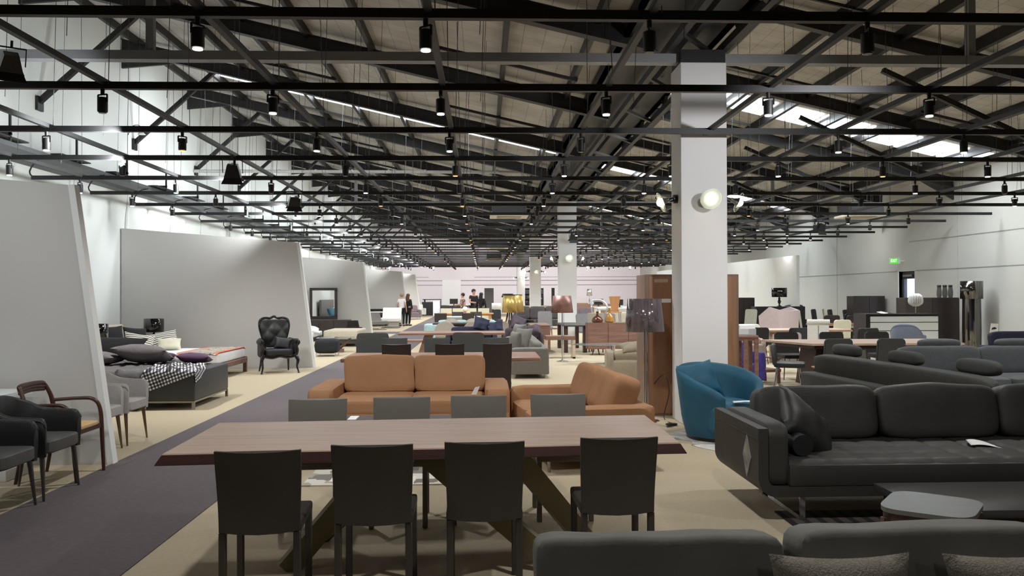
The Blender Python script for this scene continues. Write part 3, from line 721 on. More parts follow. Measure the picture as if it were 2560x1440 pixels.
def tub_chair(name, label, m, ml, loc, rz, group=None, w=.58, h=.79, ah=.65, mseat=None):
    t = thing(name, label, 'chair', (loc[0], loc[1], 0), rz, group); k = w / .6
    half = [(-.292, -.27, ah - .05), (-.298, -.235, ah - .005), (-.302, -.1, ah + .004), (-.30, .04, ah + .02), (-.27, .15, (ah + h) / 2 + .0), (-.19, .235, h - .03), (-.08, .268, h - .003)]
    full = half + [(0, .272, h)] + [(-x, y, z) for (x, y, z) in half[::-1]]
    P = [Vector((x * k, y, z)) for x, y, z in full]; out = []
    for i in range(len(P) - 1):
        p0, p1, p2, p3 = P[max(i - 1, 0)], P[i], P[i + 1], P[min(i + 2, len(P) - 1)]
        for s in range(4):
            u = s / 4; out.append(.5 * ((2 * p1) + (p2 - p0) * u + (2 * p0 - 5 * p1 + 4 * p2 - p3) * u * u + (3 * p1 - p0 - 3 * p2 + p3) * u ** 3))
    out.append(P[-1]); rings = []
    for i, p in enumerate(out):
        d = out[min(i + 1, len(out) - 1)] - out[max(i - 1, 0)]; d.z = 0; d.normalize(); nrm = Vector((d.y, -d.x, 0))  # inward
        th = .045; zb = .345 if abs(p.x) > .2 * k and p.y < .1 else .35; q = Vector((p.x, p.y, 0)); top = p.z
        fl = 1.0
        rings.append([q - nrm * 0 * th + Vector((0, 0, zb)) + nrm * .012, q + Vector((0, 0, (zb + top) / 2)), q + Vector((0, 0, top - .02)), q + nrm * th * .3 + Vector((0, 0, top)),
                      q + nrm * th * .75 + Vector((0, 0, top)), q + nrm * th + Vector((0, 0, top - .02)), q + nrm * th + Vector((0, 0, (zb + top) / 2)), q + nrm * th + Vector((0, 0, zb))])
    sh_ = MB().loft(rings).build('shell', m, t, ang=60)
    MB().tube([v + Vector((0, 0, -.004)) for v in [r[2] for r in rings]], .006, 6).build('piping', m, sh_)
    MB().puff((0, -.03, .415), (w - .09, .52, .115), 9, 6).build('seat', mseat or m, t)
    for (a, c) in ((-1, -1), (1, -1), (-1, 1), (1, 1)):
        MB().cyl((a * (w / 2 - .05), -.22 if c < 0 else .17, .39), (a * (w / 2 - .015), -.255 if c < 0 else .24, 0), .022, .009, 12).build('leg', ml, t)
    return t
def sofa(name, label, m, loc, rz, w=2.2, d=.95, sh=.44, bh=.82, ah=.6, aw=.18, nb=2, ns=None, ml=None, base=.14, ct=.2, lean=.18, arms=(1, 1), group=None, p=7, wob=.006, btop=None, cat='sofa', back_frame=None, leg_in=.1):
    t = thing(name, label, cat, (loc[0], loc[1], 0), rz, group); ns = ns or nb
    x0 = -w / 2 + (aw if arms[0] else 0); x1 = w / 2 - (aw if arms[1] else 0)
    bf = back_frame or min(ah, bh - .12)
    MB().box(-w / 2 + .01, w / 2 - .01, -d / 2, d / 2, base, sh - .14, .02, 2).build('base', m, t)
    MB().box(-w / 2 + .02, w / 2 - .02, d / 2 - .16, d / 2, base + .02, bf, .04, 3).build('back_frame', m, t)
    for i, s in enumerate((-1, 1)):
        if arms[i]:
            xc = s * (w / 2 - aw / 2)
            MB().puff((xc, 0, (ah + base) / 2), (aw, d, ah - base), 9, 7, wob=wob * .5).build('arm', m, t)
    sw = (x1 - x0) / ns
    for i in range(ns):
        MB().puff((x0 + sw * (i + .5), -.08, sh - .08), (sw + .01, d - .16, .18), 8, 8, wob=wob).build('seat_cushion', m, t)
    bw = (x1 - x0) / nb
    for i in range(nb):
        MB().puff((x0 + bw * (i + .5), d / 2 - .2 - ct * .1, (sh + bh) / 2 + .0), (bw + .01, ct, bh - sh + .04), p, 9, rot=(-lean, 0, 0), wob=wob * 1.5, ).build('back_cushion', m, t)
    for (a, b) in ((-1, -1), (1, -1), (-1, 1), (1, 1)):
        MB().cyl((a * (w / 2 - leg_in), b * (d / 2 - .08), base + .02), (a * (w / 2 - leg_in), b * (d / 2 - .08), 0), .018, .014, 10).build('leg', ml or brushed, t)
    return t
def armchair(*a, **k):
    k.setdefault('cat', 'armchair'); k.setdefault('nb', 1); k.setdefault('w', .85); k.setdefault('d', .82); k.setdefault('aw', .13)
    return sofa(*a, **k)
def cushion(label, m, c, w, h, t_, rot, cat='cushion', group=None, name='throw_pillow', wob=.012):
    o = MB().pillow((0, 0, 0), w, h, t_, (0, 0, 0), wob=wob).build(name, m, ang=80)
    o.location = c
    if rot[0] == 'n':
        q = Vector(rot[1]).normalized().to_track_quat('Z', 'Y') @ Matrix.Rotation(rot[2], 3, 'Z').to_quaternion(); o.rotation_euler = q.to_euler()
    else: o.rotation_euler = rot
    return tag(o, label, cat, group)
def slab_table(name, label, m, x0, x1, y0, y1, h=.75, th=.045, legs='square', ml=None, group=None, inset=.25, cat='table', lw=.07, bev=.006):
    cx, cy = (x0 + x1) / 2, (y0 + y1) / 2
    t = thing(name, label, cat, (cx, cy, 0), 0, group); a, b = (x1 - x0) / 2, (y1 - y0) / 2
    MB().box(-a, a, -b, b, h - th, h, bev, 2).build('table_top', m, t)
    ml = ml or m
    if legs == 'trestle':
        for s in (-1, 1):
            MB().prism([(s * (a - inset - .02), 0), (s * (a - inset + .14 - .02), 0), (s * (a - inset - .12), h - th), (s * (a - inset - .3), h - th)], -b + .18, b - .18, 'xz').build('leg', ml, t, smooth=False)
    else:
        for (s, u) in ((-1, -1), (1, -1), (-1, 1), (1, 1)):
            X, Y = s * (a - inset), u * (b - min(inset, b * .35))
            MB().box(X - lw / 2, X + lw / 2, Y - lw / 2, Y + lw / 2, 0, h - th, .004, 1).build('leg', ml, t)
        if a > .5: MB().box(-a + inset, a - inset, -b + min(inset, b * .35) - .01, b - min(inset, b * .35) + .01, h - th - .06, h - th).build('apron', ml, t)
    return t
def cabinet(name, label, m, x0, x1, y0, y1, h, doors=2, cat='cabinet', z0=.0, feet=0, group=None, mf=None):
    t = thing(name, label, cat, ((x0 + x1) / 2, (y0 + y1) / 2, 0), 0, group); a, b = (x1 - x0) / 2, (y1 - y0) / 2
    MB().box(-a, a, -b + .02, b, z0, h, .004, 1).build('carcass', m, t, smooth=False)
    dw = 2 * a / doors
    for i in range(doors):
        MB().box(-a + dw * i + .004, -a + dw * (i + 1) - .004, -b, -b + .02, z0 + .02, h - .02, .002, 1).build('door', mf or m, t, smooth=False)
    for s in (-1, 1) if feet else ():
        for u in (-1, 1):
            MB().cyl((s * (a - .12), u * (b - .08), z0), (s * (a - .05), u * (b - .04), 0), .018, .012, 8).build('foot', m, t)
    return t
def floor_lamp(name, label, ms, loc, zt, zb, r0, r1, base=.15, mp=chrome, legs=None, alpha=None, rim=None):
    t = thing(name, label, 'floor lamp', (loc[0], loc[1], 0))
    sh_ = MB().lathe([(r1, zb), (r0, zt)], n=40, cap=False).build('lamp_shade', ms, t, solid=.004, ang=60)
    if rim: MB().lathe([(r0 + .004, zt - .012), (r0 + .004, zt + .012), (r0 - .02, zt + .012), (r0 - .02, zt - .012), (r0 + .004, zt - .012)], n=32, cap=False).build('rim', rim, sh_)
    if legs:
        for k in range(3):
            a = k * 2 * PI / 3 + .5
            MB().cyl((.03 * math.cos(a), .03 * math.sin(a), zb + .1), (.3 * math.cos(a), .3 * math.sin(a), 0), .02, .014, 10).build('leg', legs, t)
    else:
        MB().cyl((0, 0, .01), (0, 0, zt - .05), .014, n=14).cyl((.035, 0, .01), (.035, 0, zb + .1), .005, n=8).build('pole', mp, t)
        MB().lathe([(base, 0), (base, .015), (.03, .03), (.016, .06)], n=32).build('base', mp, t)
    MB().puff((0, 0, (zt + zb) / 2), (.07, .07, .11), 2, 4).build('bulb', white_plain, t)
    return t

# ================================================================== front: the long dining table and its chairs
def world_table():
    TL, TR_, BL, BR = F(405, 1135, .75), F(1700, 1106, .75), F(548, 1057, .75), F(1612, 1037, .75)
    c = ((TL[0] + TR_[0] + BL[0] + BR[0]) / 4, (TL[1] + TR_[1] + BL[1] + BR[1]) / 4)
    t = thing('dining_table', 'long walnut dining table with slanted edges on crossed metal beams', 'table', (c[0], c[1], 0))
    top = [(p[0] - c[0], p[1] - c[1]) for p in (TL, TR_, BR, BL)]
    def grow(p, k): return (p[0] + math.copysign(k, p[0]), p[1] + math.copysign(k * .35, p[1]))
    # slightly wavy live edge
    def edge(pts, k, z):
        out = []
        for i in range(4):
            a, b = pts[i], pts[(i + 1) % 4]
            for s in range(10):
                f = s / 10; out.append(Vector((a[0] * (1 - f) + b[0] * f, a[1] * (1 - f) + b[1] * f + (.004 * math.sin(f * 9 + i * 2) if i in (0, 2) else 0), z)))
        return out
    bot = [grow(p, .035) for p in top]
    MB().loft([edge(bot, 0, .69), edge(top, 0, .745), edge([(p[0] * .998, p[1] * .995) for p in top], 0, .75)]).build('table_top', walnut, t, smooth=False)
    MB().loft([edge([grow(p, .036) for p in top], 0, .688), edge([grow(p, .0362) for p in top], 0, .692), edge([grow(p, .003) for p in top], 0, .7425)], cap=False).build('edge_band', walnut_dark, t, smooth=False)
    L = lambda x, y, z: (x - c[0], y - c[1], z)
    bars = [((*F(714, 1428), .0), (-.55, 5.15, .69)), ((-1.1, 5.42, 0), (-.42, 4.95, .69)), ((.47, 4.68, 0), (-.44, 5.05, .69)), ((.66, 5.3, 0), (.14, 4.95, .69))]
    for p, q in bars: MB().bar(L(*p), L(*q), .045, .13).build('beam_leg', brass_grey, t, smooth=False)
    MB().box(-.55, .55, -.25, .25, .67, .69).build('mount_plate', steel_black, t, smooth=False)
    return t
world_table()
gl = 'dining chairs around the long front table'
fc = [(-1.12, 4.29, .07, 'dark grey leather chair, back to us, first from the aisle at the front table'),
      (-.57, 4.42, .02, 'dark grey leather chair, back to us, second from the aisle at the front table'),
      (.0, 4.47, .02, 'dark grey leather chair, back to us, third from the aisle at the front table'),
      (.71, 4.56, .03, 'dark grey leather chair, back to us, last from the aisle at the front table')]
a = None
for (x, y, r, lab) in fc:
    if a is None: a = dining_chair('dining_chair', lab, leather_brown, (x, y), PI + r, w=.40, h=.84, group=gl, drop=.42)
    else: dup(a, (x, y, 0), PI + r, lab)
ft = [(797, 1001, 'aisle end chair'), (1007, 997, 'second chair from the aisle'), (1199, 993, 'third chair from the aisle'), (1397, 989, 'chair nearest the pillar')]
a = None
for i, (px, py, lb) in enumerate(ft):
    Y = 6.0 + .06 * i; X = AX(px, Y, py); lab = 'taupe leather %s on the far side of the long front table' % lb
    if a is None: a = dining_chair('dining_chair', lab, leather_taupe, (X, Y - .2), .05, w=.405, h=.84, group=gl)
    else: dup(a, (X, Y - .2, 0), .05 - .01 * i, lab)
struct('floor_rug_patchwork', MB().box(-1.52, .45, 6.9, 8.75, 0, .012), patch_rug) if False else None
rg = MB().box(-1.52, .45, 6.9, 8.75, .0, .012).build('patchwork_rug', patch_rug); tag(rg, 'white and grey patchwork rug under the dark coffee table', 'rug')
ctb = slab_table('coffee_table', 'dark brown low coffee table in front of the tan sofa', wood_dark, -1.35, -.3, 7.35, 8.05, .42, .04, inset=.08)
tag(MB().box(-1.28, -1.2, 7.75, 7.98, .42, .428).build('leaflet', paper_white), 'white leaflet on the dark coffee table', 'leaflet')

# tan suede sofas
sofa('sofa', 'tan suede two seat sofa facing us behind the front table', tan_suede, (-.78, 9.1), 0, w=2.12, d=1.08, sh=.50, bh=.88, ah=.62, aw=.27, nb=2, ct=.27, p=9, wob=.012, base=.16)
sofa('sofa', 'tan suede sofa seen from its side, facing the aisle', tan_suede, (.92, 8.3), -PI / 2 + .12, w=2.0, d=1.05, sh=.44, bh=.82, ah=.58, aw=.22, nb=2, ct=.3, lean=.3, p=6, wob=.015)
tg = MB()._add([(0, 0, 0), (.06, 0, .0), (.1, -.01, .1), (.05, -.01, .09)], [(0, 1, 2, 3)]).build('swing_tag', paper_white); tg.location = (-.14, 8.93, .5); tag(tg, 'small white swing tag hanging on the tan sofa cushion', 'tag')

# ================================================================== left: tub chairs and wooden armchair
g = 'black leather tub chairs beside the aisle'
a = None
for (y, lab, r) in ((6.76, 'black leather tub chair next to the wooden armchair', 0), (6.1, 'black leather tub chair in the middle of the row of three', .02), (5.45, 'black leather tub chair nearest the camera, cut by the frame', .0)):
    if a is None: a = tub_chair('tub_chair', lab, leather_black, gunmetal, (-3.66, y), PI / 2, g, mseat=leather_tub)
    else: dup(a, (-3.66, y, 0), PI / 2 + r, lab)
g = 'light grey tub chairs behind the near partition screen'
a = tub_chair('tub_chair', 'light grey fabric tub chair nearest the black bench', fabric_light, bronze_leg, (-4.04, 9.12), PI / 2, g, w=.54, h=.80, ah=.66)
dup(a, (-4.04, 8.48, 0), PI / 2, 'light grey fabric tub chair half hidden by the raked screen edge')

def wood_armchair():
    t = thing('armchair', 'dark wooden armchair with open back and yellow wood seat', 'armchair', (-3.7, 7.36, 0), PI / 2)
    for s in (-1, 1):
        MB().tube([(s * .25, -.24, 0), (s * .262, -.22, .3), (s * .268, -.2, .56), (s * .262, -.14, .655), (s * .255, 0, .665), (s * .235, .19, .655)], [.014, .019, .018, .018, .016, .016], 10, smooth=5).build('arm', wood_chair, t)
        MB().tube([(s * .25, .27, 0), (s * .235, .2, .42), (s * .225, .21, .66), (s * .2, .26, .8)], [.014, .02, .02, .016], 10, smooth=5).build('leg', wood_chair, t)
    MB().tube([(-.2, .26, .79), (-.17, .275, .815), (0, .29, .82), (.17, .275, .815), (.2, .26, .79)], [.018, .024, .024, .024, .018], 10, smooth=4).tube([(-.19, .268, .785), (0, .287, .795), (.19, .268, .785)], .02, 10, smooth=4).tube([(-.19, .265, .76), (0, .283, .77), (.19, .265, .76)], .018, 10, smooth=4).build('back_rail', wood_chair, t)
    MB().box(-.24, .24, -.22, -.19, .40, .44).box(-.24, .24, .17, .2, .40, .44).box(-.245, -.22, -.2, .19, .40, .44).box(.22, .245, -.2, .19, .40, .44).build('seat_frame', wood_chair, t)
    MB().puff((0, -.01, .452), (.47, .43, .035), 8, 5).build('seat', veneer_yellow, t)
wood_armchair()
slab_table('side_table', 'white square table behind the black tub chairs', white_gloss, -5.2, -4.17, 6.95, 7.75, .74, .05, inset=.45, lw=.12)
tag(MB().box(-4.9, -4.1, 7.2, 7.55, 0, .1, .01).build('plinth', white_plain), 'low white plinth at the foot of the near screen', 'plinth')

# ================================================================== left: bed corner
def bench():
    t = thing('bed_bench', 'large black leather bench on slim metal legs at the foot of the grey bed', 'bench', (-4.38, 12.36, 0))
    MB().box(-.35, .35, -.76, .76, .12, .53, .025, 3).build('cushion_block', leather_bench, t)
    MB().box(-.34, .34, -.75, .75, .095, .12).build('rail', brushed, t, smooth=False)
    for (s, u) in ((-1, -1), (1, -1), (-1, 1), (1, 1)):
        MB().box(s * .33 - .018, s * .33 + .018, u * .74 - .018, u * .74 + .018, 0, .12).build('leg', brushed, t)
bench()
def drape(name, label, m, cx, cy, w, h, rz, top, box, th=.01, wr=.02, wf=6, nu=44, cat='throw', parent=None, gap=.012, floor_=.03):
    x0, x1, y0, y1 = box; c, s = math.cos(rz), math.sin(rz); off = random.random() * 30
    def fn(u, v):
        a, b = (u - .5) * w, (v - .5) * h; x = cx + a * c - b * s; y = cy + a * s + b * c; z = top + gap
        nz = noise.noise(Vector((x * wf + off, y * wf, 0))) + .5 * noise.noise(Vector((x * wf * 2.1, y * wf * 2.1, off)))
        dx = max(x0 - x, 0, x - x1); dy = max(y0 - y, 0, y - y1)
        if x < x0: x = x0 - gap - .03 * min(1, dx * 4) * (1 + nz)
        if x > x1: x = x1 + gap + .03 * min(1, dx * 4) * (1 + nz)
        if y < y0: y = y0 - gap - .03 * min(1, dy * 4) * (1 + nz)
        if y > y1: y = y1 + gap + .03 * min(1, dy * 4) * (1 + nz)
        z = max(floor_, z - max(dx, dy)) + (abs(nz) * wr if dx + dy == 0 else 0)
        return (x, y, z)
    o = MB().grid(fn, nu, nu).build(name, m, parent, solid=th, weld=0, ang=80)
    return tag(o, label, cat) if parent is None else o
drape('throw_blanket', 'black and white gingham throw tumbled over the black bench', gingham_mat, -4.47, 11.92, .95, 1.0, .35, .53, (-4.73, -4.03, 11.6, 13.1), wr=.09, wf=6)
def bed(name, label, X0, X1, Y0, Y1, top, mfr, mm, head=None, hh=1.0, legs=None):
    t = thing(name, label, 'bed', ((X0 + X1) / 2, (Y0 + Y1) / 2, 0)); a, b = (X1 - X0) / 2, (Y1 - Y0) / 2
    MB().box(-a, a, -b, b, .2, .3, .01, 1).build('frame', mfr, t)
    MB().box(-a + .04, a - .04, -b + .04, b - .04, .3, top, .05, 4).build('mattress', mm, t)
    if head: MB().box(-a - .12, -a, -b - .05, b + .05, .1, hh, .05, 4).build('headboard', head, t)
    for (s, u) in ((-1, -1), (1, -1), (-1, 1), (1, 1)):
        MB().box(s * (a - .04) - .035, s * (a - .04) + .035, u * (b - .04) - .035, u * (b - .04) + .035, 0, .32 if legs else .2).build('leg', legs or mfr, t)
    return t
bed('bed', 'low double bed with grey quilt behind the light grey tub chairs', -6.9, -4.78, 11.5, 13.4, .52, fabric_black, bed_white)
drape('bed_quilt', 'dark grey crinkled quilt spread over the nearer bed', bed_grey, -5.55, 12.35, 1.75, 2.2, .12, .52, (-6.9, -4.8, 11.5, 13.4), wr=.07, wf=7, cat='quilt')
bed('bed', 'white made bed on a walnut frame along the pale screen', -7.5, -4.93, 15.45, 17.35, .5, wood_row, bed_white, fabric_sand, 1.0, wood_row)
drape('bed_runner', 'grey patterned bed runner across the foot of the white bed', map_throw, -5.35, 16.4, .62, 1.86, 0, .5, (-7.4, -4.97, 15.5, 17.3), wr=.02, cat='runner')
for x, lb in ((-5.69, 'orange border strip on the head side of the patterned runner'), (-5.01, 'orange border strip at the foot side of the patterned runner')):
    drape('runner_border', lb, mat('orange_cloth', (214, 104, 60), .8), x, 16.4, .09, 1.88, 0, .505, (-7.4, -4.9, 15.5, 17.3), wr=.0, cat='border', nu=14)
cushion('large grey pillow lying on the grey bed nearest the bench', mat('pillow_grey', (104, 98, 100), .9, bump=.3, bscale=20), (-5.12, 12.55, .72), .78, .6, .26, (-.28, .05, .1))
cushion('grey pillow lying flat at the head of the grey bed', MATS['pillow_grey'], (-5.72, 12.45, .66), .6, .5, .2, (-.1, 0, .0))
cushion('long black bolster pillow behind the grey pillows', fabric_black, (-6.05, 13.35, .75), 1.3, .4, .3, (R(50), 0, -.05))
cushion('plum purple cushion resting on the far end of the black bench', fabric_plum, (-4.5, 12.95, .62), .5, .38, .17, (-.2, .05, .1))
cushion('small plum purple cushion behind the large grey pillow', fabric_plum, (-5.05, 13.15, .62), .34, .3, .14, (-.3, 0, .5))
cushion('black cushion standing against the beige headboard, near side', fabric_black, (-7.0, 15.75, .78), .5, .5, .16, (R(75), 0, R(60)))
cushion('black cushion standing against the beige headboard, far side', fabric_black, (-6.95, 16.65, .76), .5, .42, .16, (R(70), .1, R(50)))
cushion('striped cushion leaning beside the black cushions', stripe_pillow, (-6.65, 16.1, .68), .55, .45, .14, (R(50), .2, R(30)))
cushion('striped cushion at the far head side of the white bed', stripe_pillow, (-6.55, 17.0, .68), .6, .45, .14, (R(45), -.2, R(25)))
cushion('plain cream cushion between the striped cushions', fabric_cream, (-6.3, 16.7, .62), .45, .4, .12, (R(30), 0, R(20)))
def black_table_lamp(x, y, z0, label, zs=.28, tot=.6, r=.2, stand=True):
    t = thing('table_lamp', label, 'table lamp', (x, y, z0))
    MB().lathe([(r, tot - zs), (r, tot)], n=40, cap=False).build('lamp_shade', gloss_black, t, solid=.005)
    MB().lathe([(.07, 0), (.07, .02), (.03, .04), (.025, .08), (.05, .13), (.055, .17), (.03, .22), (.04, .26), (.015, .3), (.01, tot - .03)], n=20).build('base', gloss_black, t)
cabinet('nightstand', 'low dark nightstand under the black lamp by the screen', cabinet_brown, -7.4, -6.8, 17.5, 17.95, .5, 1)
black_table_lamp(-7.0, 17.7, .5, 'black drum table lamp in the corner by the pale screen')
cabinet('nightstand', 'low dark nightstand between the two beds', cabinet_brown, -7.1, -6.5, 14.35, 14.85, .5, 1)
black_table_lamp(-6.78, 14.6, .5, 'black drum table lamp between the two beds, beside the near screen edge')

def throne():
    t = thing('armchair', 'ornate black tufted leather armchair with curved glossy legs', 'armchair', (-4.27, 17.15, 0), .42)
    sil = [(-.19, .48), (-.24, .66), (-.29, .84), (-.31, .98), (-.28, 1.08), (-.19, 1.12), (-.08, 1.115), (0, 1.15), (.08, 1.115), (.19, 1.12), (.28, 1.08), (.31, .98), (.29, .84), (.24, .66), (.19, .48)]
    M = Matrix.Translation((0, .27, .48)) @ Matrix.Rotation(-.14, 4, 'X') @ Matrix.Translation((0, 0, -.48))
    bk = MB(); nu, nv = 22, 22
    def fn(u, v):
        z = .5 + .58 * v; hw_ = .17 + .12 * math.sin(min(1, v * 1.15) * PI / 2); x = (u * 2 - 1) * hw_ * (1 - .25 * max(0, v - .85) * 4)
        d = -.07 * (1 - (2 * u - 1) ** 2) * math.sin(PI * min(1, v + .1) * .9)
        tf = abs(math.sin((x * 11 + z * 9)) * math.sin((x * 11 - z * 9))) * .035
        return tuple(M @ Vector((x, d - tf, z)))
    bk.grid(fn, nu, nv).build('backrest', leather_black, t, solid=.05, weld=0, ang=80)
    MB().tube([tuple(M @ Vector((x, -.01, z))) for x, z in sil], [.02] * 4 + [.026] * 7 + [.02] * 4, 10, smooth=4).build('back_frame', gloss_black, t)
    MB().puff((0, -.05, .42), (.6, .56, .15), 6, 7).build('seat', leather_black, t)
    MB().tube([(-.31, -.3, .345), (-.15, -.33, .32), (0, -.335, .35), (.15, -.33, .32), (.31, -.3, .345)], .026, 8, smooth=5).box(-.3, .3, .2, .26, .3, .38).build('apron', gloss_black, t)
    for s in (-1, 1):
        MB().puff((s * .33, -.02, .47), (.07, .52, .3), 6, 5).build('side_panel', leather_black, t)
        ar = MB().tube([(s * .3, .25, .66), (s * .35, .05, .63), (s * .36, -.2, .635), (s * .36, -.31, .62)], [.045, .06, .065, .055], 12, smooth=4).build('arm', leather_black, t)
        MB().tube([(s * .36, -.33, .67), (s * .37, -.345, .62), (s * .34, -.33, .55), (s * .36, -.31, .46), (s * .33, -.3, .36)], [.03, .034, .022, .024, .03], 10, smooth=4).build('scroll', gloss_black, ar)
        MB().tube([(s * .31, -.28, .37), (s * .36, -.33, .27), (s * .34, -.33, .14), (s * .36, -.36, .05), (s * .37, -.38, .0)], [.042, .036, .02, .016, .024], 10, smooth=4).build('leg', gloss_black, t)
        MB().tube([(s * .27, .25, .38), (s * .28, .27, .2), (s * .3, .36, 0)], [.03, .022, .016], 10, smooth=4).build('leg', gloss_black, t)
throne()
cushion('small black cushion on the ornate black armchair', leather_black, (-4.14, 17.1, .6), .34, .26, .12, (R(70), .15, .3))

# ================================================================== left: mirror bay between the second and third screens
def mirror():
    t = thing('mirror', 'dark framed rectangular mirror standing on the dark dresser', 'mirror', (-6.07, 31.42, .66), 0)
    t.rotation_euler = (-.0, 0, .0)
    MB().box(-.52, .52, -.03, .03, 0, .12).box(-.52, .52, -.03, .03, 1.1, 1.2).box(-.52, -.42, -.03, .03, .1, 1.12).box(.42, .52, -.03, .03, .1, 1.12).build('frame', wood_dark, t, smooth=False)
    MB().box(-.43, .43, -.012, -.008, .1, 1.12).build('mirror_glass', mirror_mat, t, smooth=False)
mirror()
cabinet('dresser', 'long dark dresser under the framed mirror', wood_dark, -6.62, -5.0, 30.6, 31.3, .66, 3, 'dresser', .04)
t = thing('bed', 'beige upholstered day bed in front of the dark dresser', 'bed', (-4.37, 26.2, 0))
MB().box(-.53, .53, -.9, .9, .22, .5, .06, 4).build('mattress', fabric_sand, t); MB().box(-.5, .5, -.86, .86, .1, .22).build('frame', wood_dark, t)
for s in (-1, 1):
    for u in (-1, 1): MB().box(s * .46 - .03, s * .46 + .03, u * .82 - .03, u * .82 + .03, 0, .1).build('leg', wood_dark, t)
bed('bed', 'dark framed bed with rumpled white sheet left of the beige day bed', -6.6, -5.05, 24.2, 26.2, .46, fabric_black, bed_white)
cushion('rumpled white pillow on the dark framed bed', bed_white, (-5.2, 25.0, .55), .5, .4, .2, (.3, .2, .3))
t = thing('coffee_table', 'glass topped coffee table with curved wooden base by the black ottoman', 'table', (-4.1, 23.0, 0))
MB().box(-.48, .48, -.35, .35, .4, .412).build('table_top', glass_top, t, smooth=False)
MB().tube([(-.4, 0, .4), (-.1, 0, .12), (.1, 0, .12), (.42, 0, .4)], [.02, .05, .05, .02], 8, smooth=5).build('base', wood_row, t)
MB().box(-.2, .2, -.15, .15, 0, .09).build('foot', wood_row, t)
t = thing('ottoman', 'black velvet ottoman with domed top just past the raked screen', 'ottoman', (-4.07, 21.6, 0))
MB().puff((0, 0, .26), (.6, .62, .38), 5, 8).build('cushion_block', fabric_black, t)
for s in (-1, 1):
    for u in (-1, 1): MB().cyl((s * .24, u * .24, .1), (s * .24, u * .24, 0), .012).build('leg', chrome, t)
for (x, y, h, lab) in ((-4.68, 29.6, .62, 'taller black moulded chair beside the day bed'), (-4.38, 28.5, .42, 'lower black moulded chair at the end of the third screen')):
    t = thing('moulded_chair', lab, 'chair', (x, y, 0), .1)
    MB().prism([(-.25, .0), (-.25, .3), (-.18, h + .05), (.18, h + .05), (.25, .3), (.25, 0)], .1, .2, 'xz').build('backrest', plastic_black, t)
    MB().box(-.25, .25, -.25, .12, .0, .3, .03, 3).build('seat', plastic_black, t)
bed('bed', 'bed behind the second screen seen only in the mirror', -7.7, -5.9, 20.2, 23.4, .5, wood_dark, bed_white, fabric_grey, 1.35)
for (y, m_, lb) in ((23.1, MATS['velvet_teal'], 'teal cushion nearer the mirror, seen in the mirror'), (22.6, MATS['velvet_teal'], 'second teal cushion seen in the mirror'), (22.0, fabric_mauve, 'mauve cushion seen in the mirror'), (21.4, fabric_white, 'white cushion seen in the mirror'), (20.8, fabric_sand, 'beige cushion seen in the mirror'), (20.4, mat('yellow_cloth', (214, 176, 60), .8), 'yellow cushion seen in the mirror')):
    cushion(lb, m_, (-7.3, y, .74), .5, .46, .18, ('n', (.8, .3, .5), .1))
# lounge bay
def chaise(x, y, m, label, rz, k=1.0):
    t = thing('chaise_longue', label, 'lounge chair', (x, y, 0), rz); w = .45
    prof = [(-.75, .42), (-.6, .46), (-.4, .42), (-.1, .32), (.1, .34), (.3, .6), (.5, .92)]
    def P2(th): return [(a * k, b * k + th) for a, b in prof]
    up = P2(.04); dn = P2(-.09)
    MB().prism(up + dn[::-1], -w, w, 'yz').build('seat_shell', m, t, ang=50)
    MB().tube([(-w + .05, -.7 * k, 0), (-w + .05, .55 * k, 0)], .015).tube([(w - .05, -.7 * k, 0), (w - .05, .55 * k, 0)], .015).tube([(-w + .05, -.4 * k, .015), (-w + .05, 0, .24)], .012).tube([(w - .05, -.4 * k, .015), (w - .05, 0, .24)], .012).box(-w + .05, w - .05, -.72 * k, -.69 * k, 0, .03).box(-w + .05, w - .05, .53 * k, .56 * k, 0, .03).build('base', brushed, t)
chaise(-4.42, 39.6, fabric_white, 'white leather chaise longue next to the couple', .0)
chaise(-5.0, 37.6, fabric_grey, 'grey chaise longue partly hidden by the third screen', .5, .8)
t = thing('swivel_chair', 'black round shell chair with bright rim behind the white chaise', 'armchair', (-5.25, 41.2, 0), -.5)
MB().lathe([(.05, .3), (.3, .34), (.42, .5), (.46, .7)], n=28, cap=False).build('seat_shell', leather_black, t, solid=.05); MB().lathe([(.46, .69), (.5, .72), (.46, .74), (.46, .69)], n=28, cap=False).build('rim', white_plain, t)
MB().cyl((0, 0, .02), (0, 0, .3), .03).lathe([(.25, 0), (.25, .02), (.03, .03)]).build('base', chrome, t)
cabinet('media_bench', 'low black media bench against the fourth screen', plastic_black, -6.0, -4.9, 42.0, 42.4, .86, 3)
armchair('armchair', 'mauve grey upholstered armchair at the last screen', fabric_mauve, (-4.45, 52.6), .35, w=.85, sh=.45, bh=.88, ah=.62)
armchair('armchair', 'white leather armchair past the last screen', fabric_white, (-4.55, 59.5), .3, w=.7, sh=.45, bh=.86, ah=.6)
side_chair('side_chair', 'dark red chair behind the woman in the white top', mat('maroon_cloth', (70, 30, 34), .8), (-4.35, 44.4), 0, h=.9)
t = thing('desk', 'black and white desk against the back wall', 'desk', (-3.85, 62, 0))
MB().box(-.75, .08, -.3, .3, 0, 1.02).build('cabinet', plastic_black, t, smooth=False); MB().box(.08, .6, -.28, .3, 0, 1.1).build('side_panel', white_gloss, t, smooth=False); MB().box(-.7, .68, -.32, .32, 1.18, 1.24).box(.64, .68, -.32, .32, 0, 1.2).build('desk_top', plastic_black, t, smooth=False); MB().box(-.6, -.5, -.2, .2, 1.02, 1.18).build('upright', plastic_black, t)

